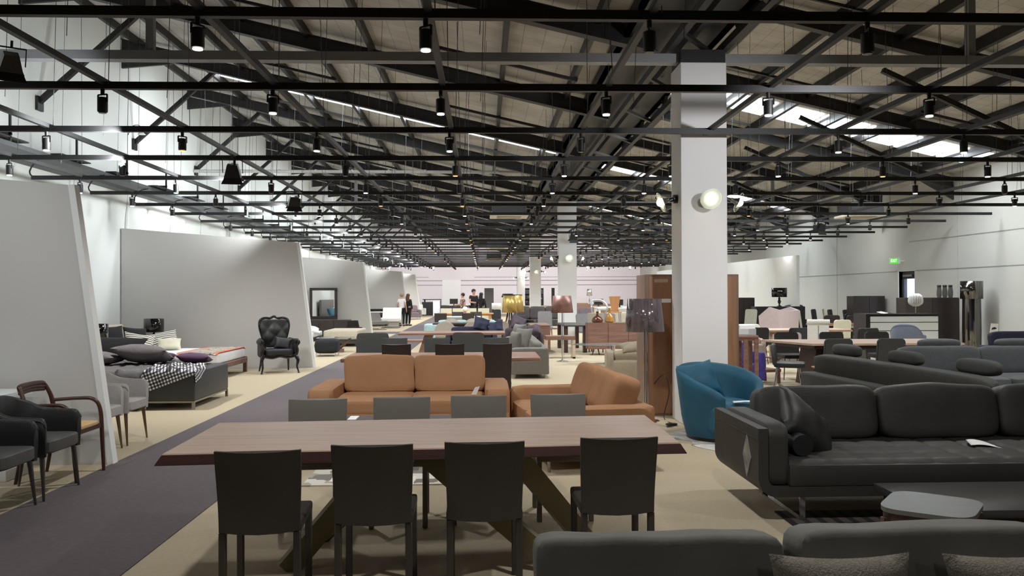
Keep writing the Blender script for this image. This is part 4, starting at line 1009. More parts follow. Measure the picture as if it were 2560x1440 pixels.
# ================================================================== centre: rows of dining tables
slab_table('dining_table', 'walnut dining table right behind the tan sofa', walnut_red, -1.9, .77, 10.95, 12.05, .75, .055, inset=.85, lw=.09, bev=.02)
g = 'high backed chocolate leather chairs at the second table'
a = None
for x, lb in ((-1.11, 'at the aisle end'), (-.43, 'in the middle'), (.18, 'at the pillar end')):
    lab = 'chocolate leather high backed chair %s of the second table, back to us' % lb
    if a is None: a = dining_chair('dining_chair', lab, leather_choc, (x, 10.75), PI, w=.36, h=.965, group=g, ml=gunmetal)
    else: dup(a, (x, 10.75, 0), PI, lab)
a = None
for x, lb in ((-1.36, 'at the aisle end'), (-.71, 'in the middle'), (.2, 'at the pillar end')):
    lab = 'taupe leather chair %s on the far side of the second table' % lb
    if a is None: a = dining_chair('dining_chair', lab, fabric_dark, (x, 12.4), 0, w=.38, h=.93, group='taupe chairs at the second table')
    else: dup(a, (x, 12.4, 0), 0, lab)
for x, lb in ((-1.83, 'wide dark leather lounge chair at the aisle end behind the second table'), (-.25, 'wide dark leather lounge chair in the middle behind the second table')):
    armchair('armchair', lb, fabric_dark, (x, 13.5), 0, w=.78, d=.7, sh=.45, bh=.94, ah=.6, ct=.14, p=12)
sofa('sofa', 'grey fabric sofa seen from its arm end, facing the aisle', fabric_grey, (.88, 17.7), -PI / 2, w=4.5, d=.72, sh=.4, bh=.66, ah=.58, aw=.3, nb=3, ct=.2, back_frame=.58, base=.08)
cushion('round grey cushion nearest us on the grey sofa', fabric_grey, (.62, 16.1, .66), .46, .42, .2, (R(80), 0, R(-70)))
cushion('grey cushion leaning in the middle of the grey sofa', fabric_grey, (.8, 16.9, .68), .5, .46, .2, (R(70), 0, R(-50)))
cushion('grey cushion farthest along the grey sofa', fabric_grey, (.8, 18.6, .7), .5, .46, .2, (R(75), 0, R(-60)))
slab_table('dining_table', 'long reddish walnut trestle table, third table from us', walnut_red, -1.87, .48, 18.0, 19.05, .75, .045, legs='trestle', ml=wood_row, inset=.45)
tag(MB().box(-2.2, -1.1, 20.6, 21.0, .4, .45).box(-2.1, -2.04, 20.7, 20.9, 0, .4).box(-1.26, -1.2, 20.7, 20.9, 0, .4).build('bench', walnut_red), 'low reddish wooden bench beyond the trestle table', 'bench')
sofa('sofa', 'navy blue sofa with piled cushions behind the trestle table', fabric_navy, (-.3, 21.0), 0, w=1.3, d=.85, sh=.42, bh=.74, ah=.6, aw=.12, nb=1)
cushion('crumpled navy cushion on the navy sofa, left of its pair', fabric_navy, (-.05, 20.95, .83), .42, .4, .2, (R(60), .3, .2), wob=.05)
cushion('crumpled navy cushion on the navy sofa end', fabric_navy, (.32, 20.75, .76), .4, .38, .2, (R(50), -.3, -.3), wob=.05)
sofa('sofa', 'mauve purple sofa beside the navy sofa', fabric_purple, (1.0, 21.2), 0, w=1.05, d=.85, sh=.42, bh=.7, ah=.6, aw=.1, nb=1)
cushion('crumpled purple cushion on the mauve sofa', fabric_purple, (.9, 20.95, .85), .42, .42, .24, (R(55), .3, .2), wob=.06)
cushion('flat purple cushion at the end of the mauve sofa', fabric_purple, (1.27, 20.75, .68), .4, .4, .22, (R(30), -.2, -.1), wob=.05)
slab_table('dining_table', 'dark dining table among round backed beige chairs', wood_dark, -1.45, .45, 23.5, 24.4, .77, .04, inset=.25)
a = None; g = 'round backed beige chairs'
for (x, y, rz, lb) in ((-1.05, 22.85, PI, 'nearest the aisle, back to us'), (-.27, 22.85, PI, 'second from the aisle, back to us'), (.5, 22.85, PI, 'half behind the navy cushions, back to us'), (-.98, 25.0, 0, 'nearest the aisle on the far side'), (-.32, 25.0, 0, 'second from the aisle on the far side')):
    lab = 'round backed beige chair %s' % lb
    if a is None: a = side_chair('round_back_chair', lab, fabric_beige, (x, y), rz, w=.55, h=.86, group=g, top='round', wb=.62)
    else: dup(a, (x, y, 0), rz, lab)
sofa('sofa', 'pale aqua sofa stretching from the aisle', fabric_aqua, (-.55, 27.3), 0, w=2.8, d=.9, sh=.42, bh=.72, ah=.62, aw=.45, nb=2)
slab_table('dining_table', 'white topped table among dark high backed chairs', white_gloss, -1.8, -.1, 30.7, 31.6, .76, .04, inset=.2)
a = None
for (x, y, rz, lb) in ((-1.55, 30.1, PI, 'first from the aisle'), (-.55, 30.1, PI, 'third from the aisle'), (-1.0, 31.9, 0, 'second from the aisle, far side'), (-.28, 31.9, 0, 'fourth from the aisle, far side')):
    lab = 'dark brown high backed chair at the white table, %s' % lb
    if a is None: a = dining_chair('dining_chair', lab, leather_choc, (x, y), rz, w=.44, h=.91, group='dark chairs at the white table')
    else: dup(a, (x, y, 0), rz, lab)
slab_table('dining_table', 'orange wood table in front of the cream chairs', wood_orange, -2.0, .45, 36.1, 37.0, .76, .05, inset=.15, lw=.12)
a = None
for i, x in enumerate((-1.7, -1.15, -.57, .02)):
    lab = 'cream leather chair, %s from the aisle at the orange wood table' % ordn[i]
    if a is None: a = dining_chair('dining_chair', lab, fabric_cream, (x, 37.5), 0, w=.5, h=.95, group='cream chairs')
    else: dup(a, (x, 37.5, 0), 0, lab)
t = thing('globe_lamp', 'white globe lamp standing on the orange wood table', 'table lamp', (-.8, 36.5, .76)); MB().puff((0, 0, .17), (.26, .26, .24), 2, 6).build('lamp_shade', white_plain, t); MB().lathe([(.06, 0), (.06, .05)]).build('base', chrome, t)

# floor lamps
floor_lamp('floor_lamp', 'floor lamp with smoky transparent pleated shade by the wooden unit', smoke_shade, (2.0, 10.12), 1.535, 1.13, .205, .245)
floor_lamp('floor_lamp', 'floor lamp with brushed copper shade and chrome pole', copper_shade, (1.86, 19.3), 1.555, 1.155, .215, .26)
floor_lamp('floor_lamp', 'tripod floor lamp with gold shade, nearer of the gold pair', gold_shade, (.72, 22.6), 1.57, 1.09, .17, .21, legs=wood_chair, rim=plastic_black)
floor_lamp('floor_lamp', 'floor lamp with gold shade, farther of the gold pair', gold_shade, (.94, 23.3), 1.57, 1.09, .17, .22, rim=plastic_black)
floor_lamp('floor_lamp', 'black ringed floor lamp just behind the gold lamps', plastic_black, (.75, 25.0), 1.61, 1.5, .16, .2)

# walnut storage unit behind the first pillar
t = thing('wardrobe_unit', 'tall walnut wardrobe unit standing behind the nearest pillar', 'wardrobe', (2.74, 10.98, 0))
MB().box(-.62, .62, -.3, .3, 0, 1.85, .004, 1).build('carcass', wood_case, t, smooth=False)
MB().box(-.57, .59, -.306, -.3, .03, 1.82).build('back_panel', wood_panel, t, smooth=False)
MB().box(-.5, -.32, -.309, -.306, 1.745, 1.79).build('sticker', mat('sticker', (190, 160, 132), .6), t); MB().box(-.46, -.28, -.309, -.306, 1.48, 1.53).build('price_label', paper_white, t)
armchair('armchair', 'khaki velvet armchair on a wooden base left of the wardrobe unit', fabric_khaki, (2.45, 13.3), PI - .1, w=.92, d=.85, sh=.42, bh=.66, ah=.68, aw=.12, ml=wood_chair, base=.14)
kr_ = [o for o in COL.objects if o.get('label', '').startswith('khaki velvet armchair')][0]
MB().box(-.44, .44, -.4, .41, .09, .14, .004, 1).build('base_rail', wood_row, kr_)
tag(MB().box(2.05, 2.86, 12.93, 13.0, .11, .165).build('chair_rail', wood_row), 'wooden rail under the khaki velvet armchair', 'rail') if False else None
cushion('khaki cushion on top of the khaki velvet armchair', fabric_khaki, (2.45, 13.15, .72), .5, .3, .2, (R(20), 0, .1), wob=.03)
tag(MB().box(2.02, 2.2, 10.2, 10.32, 0, .008).build('floor_outlet', wood_dark), 'brown floor outlet plate beside the pillar', 'floor outlet')
tag(MB().tube([(2.22, 10.62, .42), (2.32, 10.5, .55), (2.38, 10.45, .35), (2.3, 10.4, .02), (2.3, 9.95, .012), (2.25, 9.75, .012), (2.18, 9.7, .012)], .006, 6, smooth=6).puff((2.27, 9.85, .02), (.14, .07, .03), 4, 3).build('power_cord', plastic_black), 'black power cord with plug block on the floor by the pillar', 'cord')

# side table, credenza, bottles, glass table, dark table
t = thing('side_table', 'walnut box side table on a pale frame behind the copper lamp', 'table', (1.9, 20.4, 0))
MB().box(-.36, .36, -.22, .22, .46, .56, .004, 1).build('table_top', walnut_red, t); 
for s in (-1, 1): MB().box(s * .34 - .03, s * .34 + .03, -.22, .22, 0, .04).box(s * .34 - .03, s * .34 + .03, -.22, -.16, 0, .46).box(s * .34 - .03, s * .34 + .03, .16, .22, 0, .46).build('leg_frame', wood_pale, t, smooth=False)
t = thing('credenza', 'long walnut credenza holding two coloured glass bottles', 'sideboard', (3.5, 21.4, 0))
MB().box(-.8, .8, -.22, .22, .16, .85, .005, 1).build('carcass', wood_row, t); 
for i in range(3): MB().box(-.79 + .53 * i, -.275 + .53 * i, -.235, -.22, .18, .83).build('door', wood_row, t, smooth=False)
for s in (-.55, .55): MB().cyl((s - .05, 0, .17), (s - .12, -.1, 0), .02, .012).cyl((s + .05, 0, .17), (s + .1, .1, 0), .02, .012).build('leg', brushed, t)
def bottle(x, y, z, m, label, wd, h, flat=1):
    t = thing('glass_bottle', label, 'bottle', (x, y, z)); b = MB()
    b.lathe([(wd * .35, 0), (wd * .5, .02), (wd * .5, h * .25), (wd * .36, h * .52), (wd * .12, h * .7), (.03, h * .78), (.03, h * .92), (.04, h * .93), (.04, h), (.02, h)], n=24).build('bottle_body', m, t)
    b2 = MB().cyl((0, 0, h * .98), (0, 0, h + .02), .03).build('stopper', m, t)
bottle(2.98, 21.35, .85, brown_glass, 'round dark brown glass bottle on the credenza', .3, .27)
bottle(3.3, 21.35, .85, amber_glass, 'taller amber glass bottle on the credenza', .25, .36)
t = thing('coffee_table', 'oval glass coffee table in front of the credenza', 'table', (2.95, 18.6, 0))
M = Matrix.Diagonal((1, .42, 1, 1)); MB().lathe([(.95, .44), (.95, .455)], n=48, M=M).build('table_top', glass_top, t); MB().lathe([(.22, 0), (.22, .02), (.05, .05), (.05, .44)], n=24).build('base', chrome, t)
t = thing('dining_table', 'dark wood table with thick slab legs left of the credenza', 'table', (2.5, 23.2, 0))
MB().box(-.32, .32, -1.1, 1.1, .71, .75, .005, 1).build('table_top', wood_dark, t)
for s in (-1, 1):
    for u in (-1, 1): MB().box(s * .26 - .05, s * .26 + .05, u * .95 - .1, u * .95 + .1, 0, .71).build('leg', walnut_dark, t, smooth=False)
t = thing('cabinet', 'walnut storage cube with pale top left of the copper lamp', 'cabinet', (1.52, 22.5, 0)); MB().box(-.25, .25, -.9, .9, .08, .76, .004, 1).build('carcass', wood_row, t); MB().box(-.26, .26, -.91, .91, .755, .775).build('top', walnut_red, t); MB().box(-.2, .2, -.8, .8, 0, .08).build('plinth', plastic_black, t)
side_chair('dining_chair', 'tall beige upholstered chair left of the credenza', fabric_cream, (2.98, 22.0), .2, w=.44, h=1.1, ml=wood_row, legs='thick') if False else None
dining_chair('dining_chair', 'tall beige upholstered chair left of the credenza', fabric_sand, (3.12, 22.4), PI * .9, w=.42, h=1.08, ml=wood_row)
side_chair('shell_chair', 'grey moulded shell chair with wooden legs near the second pillar', fabric_stone, (2.15, 28.3), 0, w=.5, h=1.0, ml=wood_row)
for i, x in enumerate((3.2, 4.0)):
    side_chair('shell_chair', 'grey shell chair %s behind the credenza' % ('left of the amber bottle' if i == 0 else 'right of the amber bottle'), fabric_stone, (x, 25.4), .3, w=.48, h=.98, ml=wood_row)
sofa('sofa', 'dark brown leather sofa between the second and third pillars', leather_choc, (2.5, 37.5), 0, w=2.5, d=.95, sh=.44, bh=1.0, ah=.64, nb=3)
armchair('lounge_chair', 'black leather lounge chair in front of the dark brown sofa', leather_black, (1.55, 33.0), .5, w=.9, sh=.42, bh=.72, ah=.55)
t = thing('table_lamp', 'silver pleated table lamp on the sideboard at the back', 'table lamp', (6.3, 48.5, 1.0)); MB().lathe([(.17, .48), (.13, .88)], n=28, cap=False).build('lamp_shade', silver_shade, t, solid=.006); MB().lathe([(.1, 0), (.1, .02), (.02, .05), (.05, .2), (.015, .3), (.015, .7)], n=16).build('base', chrome, t)
cabinet('sideboard', 'long brown sideboard at the back carrying the silver lamp', wood_case, 5.6, 8.0, 48.2, 48.9, 1.0, 4, 'sideboard')
t = thing('high_chair', 'orange plywood chair with flared trapezoid back', 'chair', (4.83, 30.0, 0))
MB().prism([(-.11, .95), (-.21, 1.5), (.21, 1.5), (.11, .95)], -.02, .02, 'xz').build('backrest', wood_orange, t, smooth=False); MB().box(-.2, .2, -.4, .02, .9, .94, .01).build('seat', wood_orange, t)
for s in (-1, 1):
    for u in (-.35, 0): MB().cyl((s * .15, u, .9), (s * .2, u, 0), .015).build('leg', steel_grey, t)
t = thing('acrylic_chair', 'clear silvery moulded armchair behind the brown bottle', 'chair', (4.15, 29.4, 0), .2)
MB().tube([(-.2, 0, .8), (-.3, -.1, 1.1), (-.2, .1, 1.32), (0, .12, 1.36), (.2, .1, 1.32), (.3, -.1, 1.1), (.2, 0, .8)], [.02, .03, .045, .045, .045, .03, .02], 10, smooth=5).build('backrest', silver_shade, t); MB().box(-.2, .2, -.2, .2, .76, .8, .01).build('seat', acrylic, t)
for s in (-1, 1):
    for u in (-1, 1): MB().cyl((s * .17, u * .17, .76), (s * .22, u * .22, 0), .014).build('leg', chrome, t)
# white desks and screens on the right of the second pillar
for i, (x0, x1, y, lab) in enumerate(((4.9, 6.6, 35.0, 'white office desk nearest the wardrobe unit'), (6.0, 8.2, 44.0, 'white office desk near the back wall'), (.6, 1.6, 46.5, 'white cafe table near the back wall'))):
    slab_table('office_desk', lab, white_gloss, x0, x1, y, y + .8, 1.0 if i == 0 else .9, .05, inset=.1, ml=white_plain)
def monitor(x, y, z, label, w=.5, h=.32):
    t = thing('monitor', label, 'screen', (x, y, z)); MB().box(-w / 2, w / 2, -.02, .02, .1, .1 + h, .006, 1).build('panel', plastic_black, t); MB().box(-.03, .03, 0, .03, .01, .2).box(-.1, .1, -.06, .1, 0, .012).build('stand', plastic_black, t)
monitor(6.25, 44.3, .9, 'black monitor on the far white desk'); monitor(5.9, 35.3, 1.0, 'black monitor on the near white desk', .3, .25)
monitor(-1.8, 50.3, .9, 'black monitor on the dark desk at the back of the aisle side')
cabinet('office_desk', 'dark desk at the back of the aisle side', cabinet_brown, -2.6, -.9, 50, 50.8, .9, 3, 'desk')
for i, (x, y, m, lab, w_) in enumerate(((5.3, 31.5, fabric_sand, 'beige lounge sofa behind the orange chair', 1.4), (4.9, 41.5, fabric_mauve, 'taupe sofa right of the second pillar', 1.8), (3.4, 50.5, wood_case and fabric_khaki, 'brown sofa between the third pillar and the back wall', 2.4))):
    sofa('sofa', lab, m, (x, y), 0, w=w_, d=.85, sh=.42, bh=.86, ah=.6, nb=2)
armchair('armchair', 'black leather armchair beside the aisle near the people', leather_black, (-2.0, 43.0), 0, w=.75, sh=.45, bh=1.0, ah=.62)
side_chair('side_chair', 'small black chair right of the cream chairs', plastic_black, (.62, 37.2), .1, w=.42, h=.9)
t = thing('drum_lamp', 'white drum lamp on a low stand right of the people', 'lamp', (.7, 43.5, 0)); MB().lathe([(.25, .8), (.25, 1.12)], n=28, cap=False).build('lamp_shade', white_plain, t, solid=.006); MB().lathe([(.15, 0), (.15, .02), (.015, .04), (.015, 1.0)]).build('base', chrome, t)
cabinet('wardrobe', 'tall grey wardrobe against the back wall behind the people', mat('graphite', (78, 76, 80), .6), .08, .7, 55, 55.6, 2.0, 1, 'wardrobe')
bs = thing('bookshelf', 'tall black bookshelf against the back wall between the pillars', 'bookshelf', (3.85, 62.5, 0))
MB().box(-.75, .75, -.15, .15, 0, .05).box(-.75, .75, -.15, .15, 2.0, 2.05).box(-.75, -.7, -.15, .15, 0, 2.05).box(.7, .75, -.15, .15, 0, 2.05).box(-.75, .75, .12, .15, 0, 2.05).build('carcass', plastic_black, bs, smooth=False)
for k in range(1, 5): MB().box(-.7, .7, -.15, .12, .4 * k, .4 * k + .03).build('shelf_board', plastic_black, bs, smooth=False)
MB().box(-.68, .68, -.1, .1, .45, .72).box(-.6, .5, -.1, .1, .83, 1.08).box(-.5, .65, -.1, .1, 1.23, 1.5).build('book_row', shelf_books, bs, smooth=False)
tag(MB().box(4.6, 4.8, 55, 55.2, 0, 2.0).build('black_column_speaker', plastic_black), 'tall slim black column near the back wall left of the second pillar', 'column')
cabinet('sideboard', 'long low brown bookcase in front of the back wall', wood_case, 4.9, 7.6, 57, 57.5, .95, 6, 'sideboard')
# ================================================================== right side
# teal swivel armchair
def teal_chair():
    t = thing('swivel_armchair', 'teal velvet barrel armchair in front of the nearest pillar', 'armchair', (2.6, 8.98, 0), .35)
    rings = []
    N = 40
    for i in range(N + 1):
        a = R(-62) + R(304) * i / N   # opening towards -Y
        ang = a + 0
        # measured from the +x side round the back
        th = R(-62) + R(304) * i / N
        f = i / N; h = .50 + .31 * math.sin(PI * min(1, max(0, f))) ** .7
        c, s = math.cos(th), math.sin(th)
        def pt(r, z): return Vector((r * c, r * s, z))
        ro0, ro1 = .36, .47
        rings.append([pt(ro0, .05), pt((ro0 + ro1) / 2 - .005, .25), pt(ro1 - .01, h - .1), pt(ro1, h - .02), pt(ro1 - .03, h), pt(ro1 - .08, h - .02), pt(ro1 - .1, h - .12), pt(ro0 - .04, .25), pt(ro0 - .06, .06)])
    MB().loft(rings).build('barrel_shell', velvet_teal, t, ang=70)
    MB().puff((0, -.06, .27), (.66, .74, .34), 5, 8).build('seat', velvet_teal, t)
    MB().lathe([(.33, 0), (.33, .05), (.3, .06)], n=32).build('base', plastic_black, t)
teal_chair()
cushion('teal velvet scatter cushion inside the barrel armchair', velvet_teal, (2.42, 9.1, .64), .56, .40, .16, ('n', (.45, -.75, .4), .1), wob=.02)
nt = MB()
nt._add([(0, 0, 0), (.26, .04, 0), (.24, .14, .004), (.03, .13, .0), (.12, .0, .01)], [(0, 4, 1, 2, 3)])
o = nt.build('paper_notice', paper_white, solid=.003); o.location = (2.62, 8.52, .452); tag(o, 'white paper notice lying on the teal seat', 'paper')
pts = []
for k in range(36):
    a = 2 * PI * k / 36; r = 1 + .12 * math.sin(3 * a + 1) + .08 * math.sin(5 * a) + .05 * math.sin(9 * a)
    pts.append((2.78 + .72 * r * math.cos(a), 8.9 + .68 * r * math.sin(a)))
tag(MB().prism(pts, 0, .008).build('cowhide_rug', hide_rug, smooth=False), 'pale grey mottled hide rug under the teal armchair', 'rug')

# big dark leather sofa
def big_sofa():
    X0, X1, Y0, Y1 = 1.9, 5.5, 5.62, 6.75
    t = thing('sofa', 'long black leather sofa with tufted seat and chrome sled legs', 'sofa', ((X0 + X1) / 2, (Y0 + Y1) / 2, 0))
    a, b = (X1 - X0) / 2, (Y1 - Y0) / 2
    def U(x0, th, zt, zb, r=.1, n=8):
        # outer shell side profile in xz: up-turned shape at the left end
        out = [(x0, zt)] + [(x0 + r - r * math.cos(k / n * PI / 2), zb + r - r * math.sin(k / n * PI / 2)) for k in range(n + 1)] + [(a, zb), (a, zb + th)]
        inn = [(x0 + th + r * .5 - r * .5 * math.cos(k / n * PI / 2), zb + th + r * .5 - r * .5 * math.sin(k / n * PI / 2)) for k in range(n, -1, -1)] + [(x0 + th, zt)]
        return out + inn
    m = MB().prism(U(-a, .07, .66, .185, .13), -b, b - .06, 'xz'); bmesh.ops.bevel(m.bm, geom=[e for e in m.bm.edges if len(e.link_faces) == 2 and e.calc_face_angle(0) > .9], offset=.018, segments=3, affect='EDGES')
    sh_ = m.build('shell', leather_sofa, t, ang=50)
    MB().tube([(-a - .002, -b, .585), (-a - .002, b - .1, .585)], .003, 6).build('seam', fabric_dark, sh_)
    MB().puff((-a + .155, -.02, .455), (.17, 2 * b - .1, .46), 9, 9).build('arm', leather_sofa, t)
    MB().puff((a - .1, -.02, .43), (.18, 2 * b - .1, .44), 9, 9).build('arm', leather_sofa, t)
    # tufted seat
    x0, x1, y0, y1 = -a + .23, a - .2, -b + .01, b - .12; nx, ny = 132, 26
    def fn(u, v):
        x = x0 + (x1 - x0) * u; y = y0 + (y1 - y0) * v
        cx_ = (x - x0) / .26; cy_ = (y - y0) / .26
        gx = abs((cx_ % 1) - .5) * 2; gy = abs((cy_ % 1) - .5) * 2
        z = .437 - .012 * gx ** 8 - .012 * (gy ** 8) - .016 * (gx * gy) ** 4
        e = min(1, min(v, 1 - v, .999) * 22); z -= .03 * (1 - e) ** 2
        return (x, y, z)
    m = MB().grid(fn, nx, ny); m.build('seat_top', leather_sofa, t, weld=0, ang=80)
    MB().box(-a + .22, a - .18, -b + .005, b - .12, .255, .405, .02, 2).build('seat_cushion', leather_sofa, t)
    MB().box(-a + .2, a - .05, b - .16, b - .04, .26, .62, .04, 3).build('back_frame', leather_sofa, t)
    xs = -a + .27
    for wd in (1.0, .98, 1.0):
        MB().puff((xs + wd / 2, b - .18, .63), (wd, .22, .44), 6, 12, rot=(-.2, 0, 0), wob=.018, wf=3.2).build('back_cushion', leather_sofa, t); xs += wd + .01
    for x in (-a + .33, a - .4):
        MB().box(x - .02, x + .02, -b + .06, b - .3, 0, .012).box(x - .02, x + .02, -b + .06, -b + .072, 0, .19).box(x - .02, x + .02, b - .312, b - .3, 0, .19).build('sled_leg', chrome, t, smooth=False)
    # clear label pocket on the outer arm
    yy, zz = -b + .24, .43
    MB().prism([(yy, zz - .15), (yy + .09, zz), (yy, zz + .15), (yy - .09, zz)], -a - .006, -a - .001, 'yz').build('label_pocket', mat('pocket', (150, 150, 146), .25, var=.35, scale=14), t, smooth=False)
big_sofa()
cushion('black leather square cushion leaning on the sofa arm', leather_black, (2.42, 6.1, .6), .5, .56, .2, ('n', (.62, -.55, .55), .75), wob=.02)
bo = MB().cyl((0, -.22, 0), (0, .22, 0), .075, n=24); bmesh.ops.bevel(bo.bm, geom=[e for e in bo.bm.edges if e.is_boundary or len(e.link_faces) == 2 and e.calc_face_angle(0) > .9], offset=.02, segments=3, affect='EDGES')
o = bo.build('bolster', leather_black); o.location = (2.27, 5.98, .515); tag(o, 'small round black leather bolster beside the sofa arm', 'cushion')
o = MB().grid(lambda u, v: ((u - .5) * .24, (v - .5) * .15 - .03 * u, .012 + .018 * math.sin(u * 5) * (.5 + v * .5) + .05 * max(0, .35 - u) * v), 12, 8).build('paper_tag', paper_white, solid=.002); o.location = (3.82, 6.12, .432); o.rotation_euler[2] = -.3; tag(o, 'crumpled white paper tag on the black leather seat', 'paper')

# coffee tables and striped rug
tag(MB().box(2.12, 5.2, 3.7, 5.93, 0, .01).build('striped_rug', stripe_rug, smooth=False), 'dark striped rug under the coffee tables', 'rug')
slab_table('coffee_table', 'large low dark coffee table in front of the black sofa', mat('ebony', (58, 57, 56), .3, var=.2, scale=4, kind='wood', stretch=(1, 9, 9)), 2.62, 4.6, 4.72, 5.44, .32, .05, ml=walnut_dark, inset=.08)
def small_coffee():
    c4 = [F(2238, 1223, .42), F(2466, 1252, .42), F(2432, 1300, .42), F(2190, 1268, .42)]
    cx = sum(p[0] for p in c4) / 4; cy = sum(p[1] for p in c4) / 4
    t = thing('coffee_table', 'small rounded grey topped coffee table overlapping the low dark one', 'table', (cx, cy, 0))
    def rounded(k, r=.28, n=7):
        P = [Vector(((p[0] - cx) * k, (p[1] - cy) * k)) for p in c4]; out = []
        for i in range(4):
            a, b, c = P[i - 1], P[i], P[(i + 1) % 4]
            u, v = b.lerp(a, r), b.lerp(c, r)
            for j in range(n + 1):
                q = j / n; w_ = u * (1 - q) ** 2 + b * 2 * q * (1 - q) + v * q * q; out.append((w_.x, w_.y))
        return out
    MB().prism(rounded(1), .395, .42).build('table_top', mat('pewter_top', (100, 99, 96), .42, var=.08, scale=3, kind='wood', stretch=(1, 8, 8)), t, smooth=False)
    MB().prism(rounded(.96), .35, .395).build('apron', walnut_dark, t, smooth=False)
    for p in c4:
        x, y = (p[0] - cx) * .78, (p[1] - cy) * .78
        MB().box(x - .035, x + .035, y - .02, y + .02, 0, .36).build('leg', wood_chair, t, smooth=False)
small_coffee()

# foreground grey sofa
t = thing('sofa', 'grey suede sofa cut by the bottom of the frame, seen over its back cushions', 'sofa', (1.42, 2.5, 0))
MB().box(-1.35, 1.35, -.45, .45, .1, .34, .03, 3).build('base', grey_suede, t)
MB().box(-1.3, 1.3, .3, .5, .12, .52, .06, 4).build('back_frame', grey_suede, t)
for s in (-1, 1): MB().puff((s * 1.27, 0, .3), (.2, .98, .42), 7, 6).build('arm', grey_suede, t)
for i in range(2): MB().puff((-.6 + 1.19 * i, -.12, .38), (1.18, .72, .2), 8, 8, wob=.01).build('seat_cushion', grey_suede, t)
MB().puff((-.835, .26, .555), (.83, .19, .46), 12, 14, rot=(-.12, .0, -.0), wob=.016, wf=5).build('back_cushion', grey_suede, t)
MB().puff((.09, .255, .558), (.93, .19, .49), 12, 14, rot=(-.12, .0, .03), wob=.016, wf=5).build('back_cushion', grey_suede, t)
MB().puff((.93, .25, .558), (.7, .19, .48), 12, 12, rot=(-.12, 0, 0), wob=.016, wf=5).build('back_cushion', grey_suede, t)
for s in (-1, 1):
    for u in (-1, 1): MB().cyl((s * 1.2, u * .38, .12), (s * 1.2, u * .38, 0), .02).build('leg', brushed, t)
cushion('woven taupe cushion at the bottom of the frame between two grey sofa cushions', weave_grey, (1.14, 2.56, .56), .47, .42, .15, (R(78), .02, .05), wob=.012)
cushion('woven taupe cushion in the bottom right corner of the frame', weave_grey, (1.72, 2.56, .555), .47, .42, .15, (R(78), -.02, -.05), wob=.012)

# angled dark sofa seen from behind, and the slate sofa facing us
def back_sofa():
    t = thing('sofa', 'charcoal fabric sofa seen from behind, running away from us', 'sofa', (5.15, 9.65, 0), PI / 2 + .10)
    w, d = 3.6, 1.05
    MB().box(-w / 2, w / 2, -d / 2, d / 2, .1, .33, .03, 3).build('base', fabric_dark, t)
    MB().box(-w / 2, w / 2, d / 2 - .25, d / 2, .1, .5, .04, 3).build('back_frame', fabric_dark, t)
    MB().puff((0, d / 2 - .24, .57), (w - .12, .17, .38), 8, 12, rot=(-.12, 0, 0), wob=.01).build('backrest', fabric_dark, t)
    for s in (-1, 1): MB().puff((s * (w / 2 - .12), -.1, .36), (.22, d - .2, .46), 8, 6).build('arm', fabric_dark, t)
    for i in range(3): MB().puff((-1.08 + 1.08 * i, -.12, .38), (1.08, .75, .16), 8, 7).build('seat_cushion', fabric_dark, t)
    for i, x in enumerate((-1.25, .0, 1.3)):
        MB().puff((x, d / 2 - .42, .82), (.62, .17, .17), 3.2, 8).build('headrest', fabric_dark, t)
    for s in (-1, 1):
        for u in (-1, 1): MB().cyl((s * (w / 2 - .1), u * .42, .12), (s * (w / 2 - .1), u * .42, 0), .02).build('leg', brushed, t)
back_sofa()
t = sofa('sofa', 'slate grey sofa with headrest rolls facing us beyond the black leather sofa', fabric_slate, (7.2, 11.4), 0, w=2.75, d=1.1, sh=.43, bh=.8, ah=.5, aw=.2, nb=2, ct=.24, wob=.01)
for x in (-.55, .6): MB().puff((x, .36, .855), (.62, .17, .14), 3.4, 7).build('headrest', fabric_slate, t)
cushion('loose grey cushion at the end of the slate sofa', fabric_grey, (8.0, 11.1, .56), .6, .4, .2, (R(20), .1, .2))
armchair('armchair', 'navy blue armchair at the edge of the frame beyond the slate sofa', fabric_navy, (9.75, 14.6), 0, w=1.1, sh=.45, bh=.86, ah=.62)

# tall wooden stool frame with box, indigo armchair
t = thing('console_stand', 'tall reddish wooden stand with arched sides right of the nearest pillar', 'stand', (4.05, 12.7, 0))
MB().box(-.2, .2, -.18, .18, .9, .95, .02, 3).build('top', wood_row, t)
for s in (-1, 0, 1): MB().box(s * .17 - .03, s * .17 + .03, -.17, -.13, 0, .92).build('upright', wood_row, t); MB().box(s * .17 - .03, s * .17 + .03, .13, .17, 0, .92).build('upright', wood_row, t)
MB().prism([(-.2, .9), (-.2, .78), (-.14, .86), (-.03, .87), (.03, .87), (.14, .86), (.2, .78), (.2, .9)], -.165, -.14, 'xz').build('arch', wood_row, t, smooth=False)
t = thing('display_box', 'clear acrylic box of leaflets on the tall wooden stand', 'box', (4.08, 12.7, .95))
MB().box(-.17, .15, -.12, .12, 0, .1, .004, 1).build('box', acrylic, t, smooth=False); MB().box(-.1, .14, -.1, .1, .1, .15).build('leaflets', paper_white, t, smooth=False)
armchair('armchair', 'indigo blue armchair behind the tall wooden stand', fabric_indigo, (4.32, 13.7), .4, w=.62, d=.6, sh=.42, bh=.74, ah=.62)
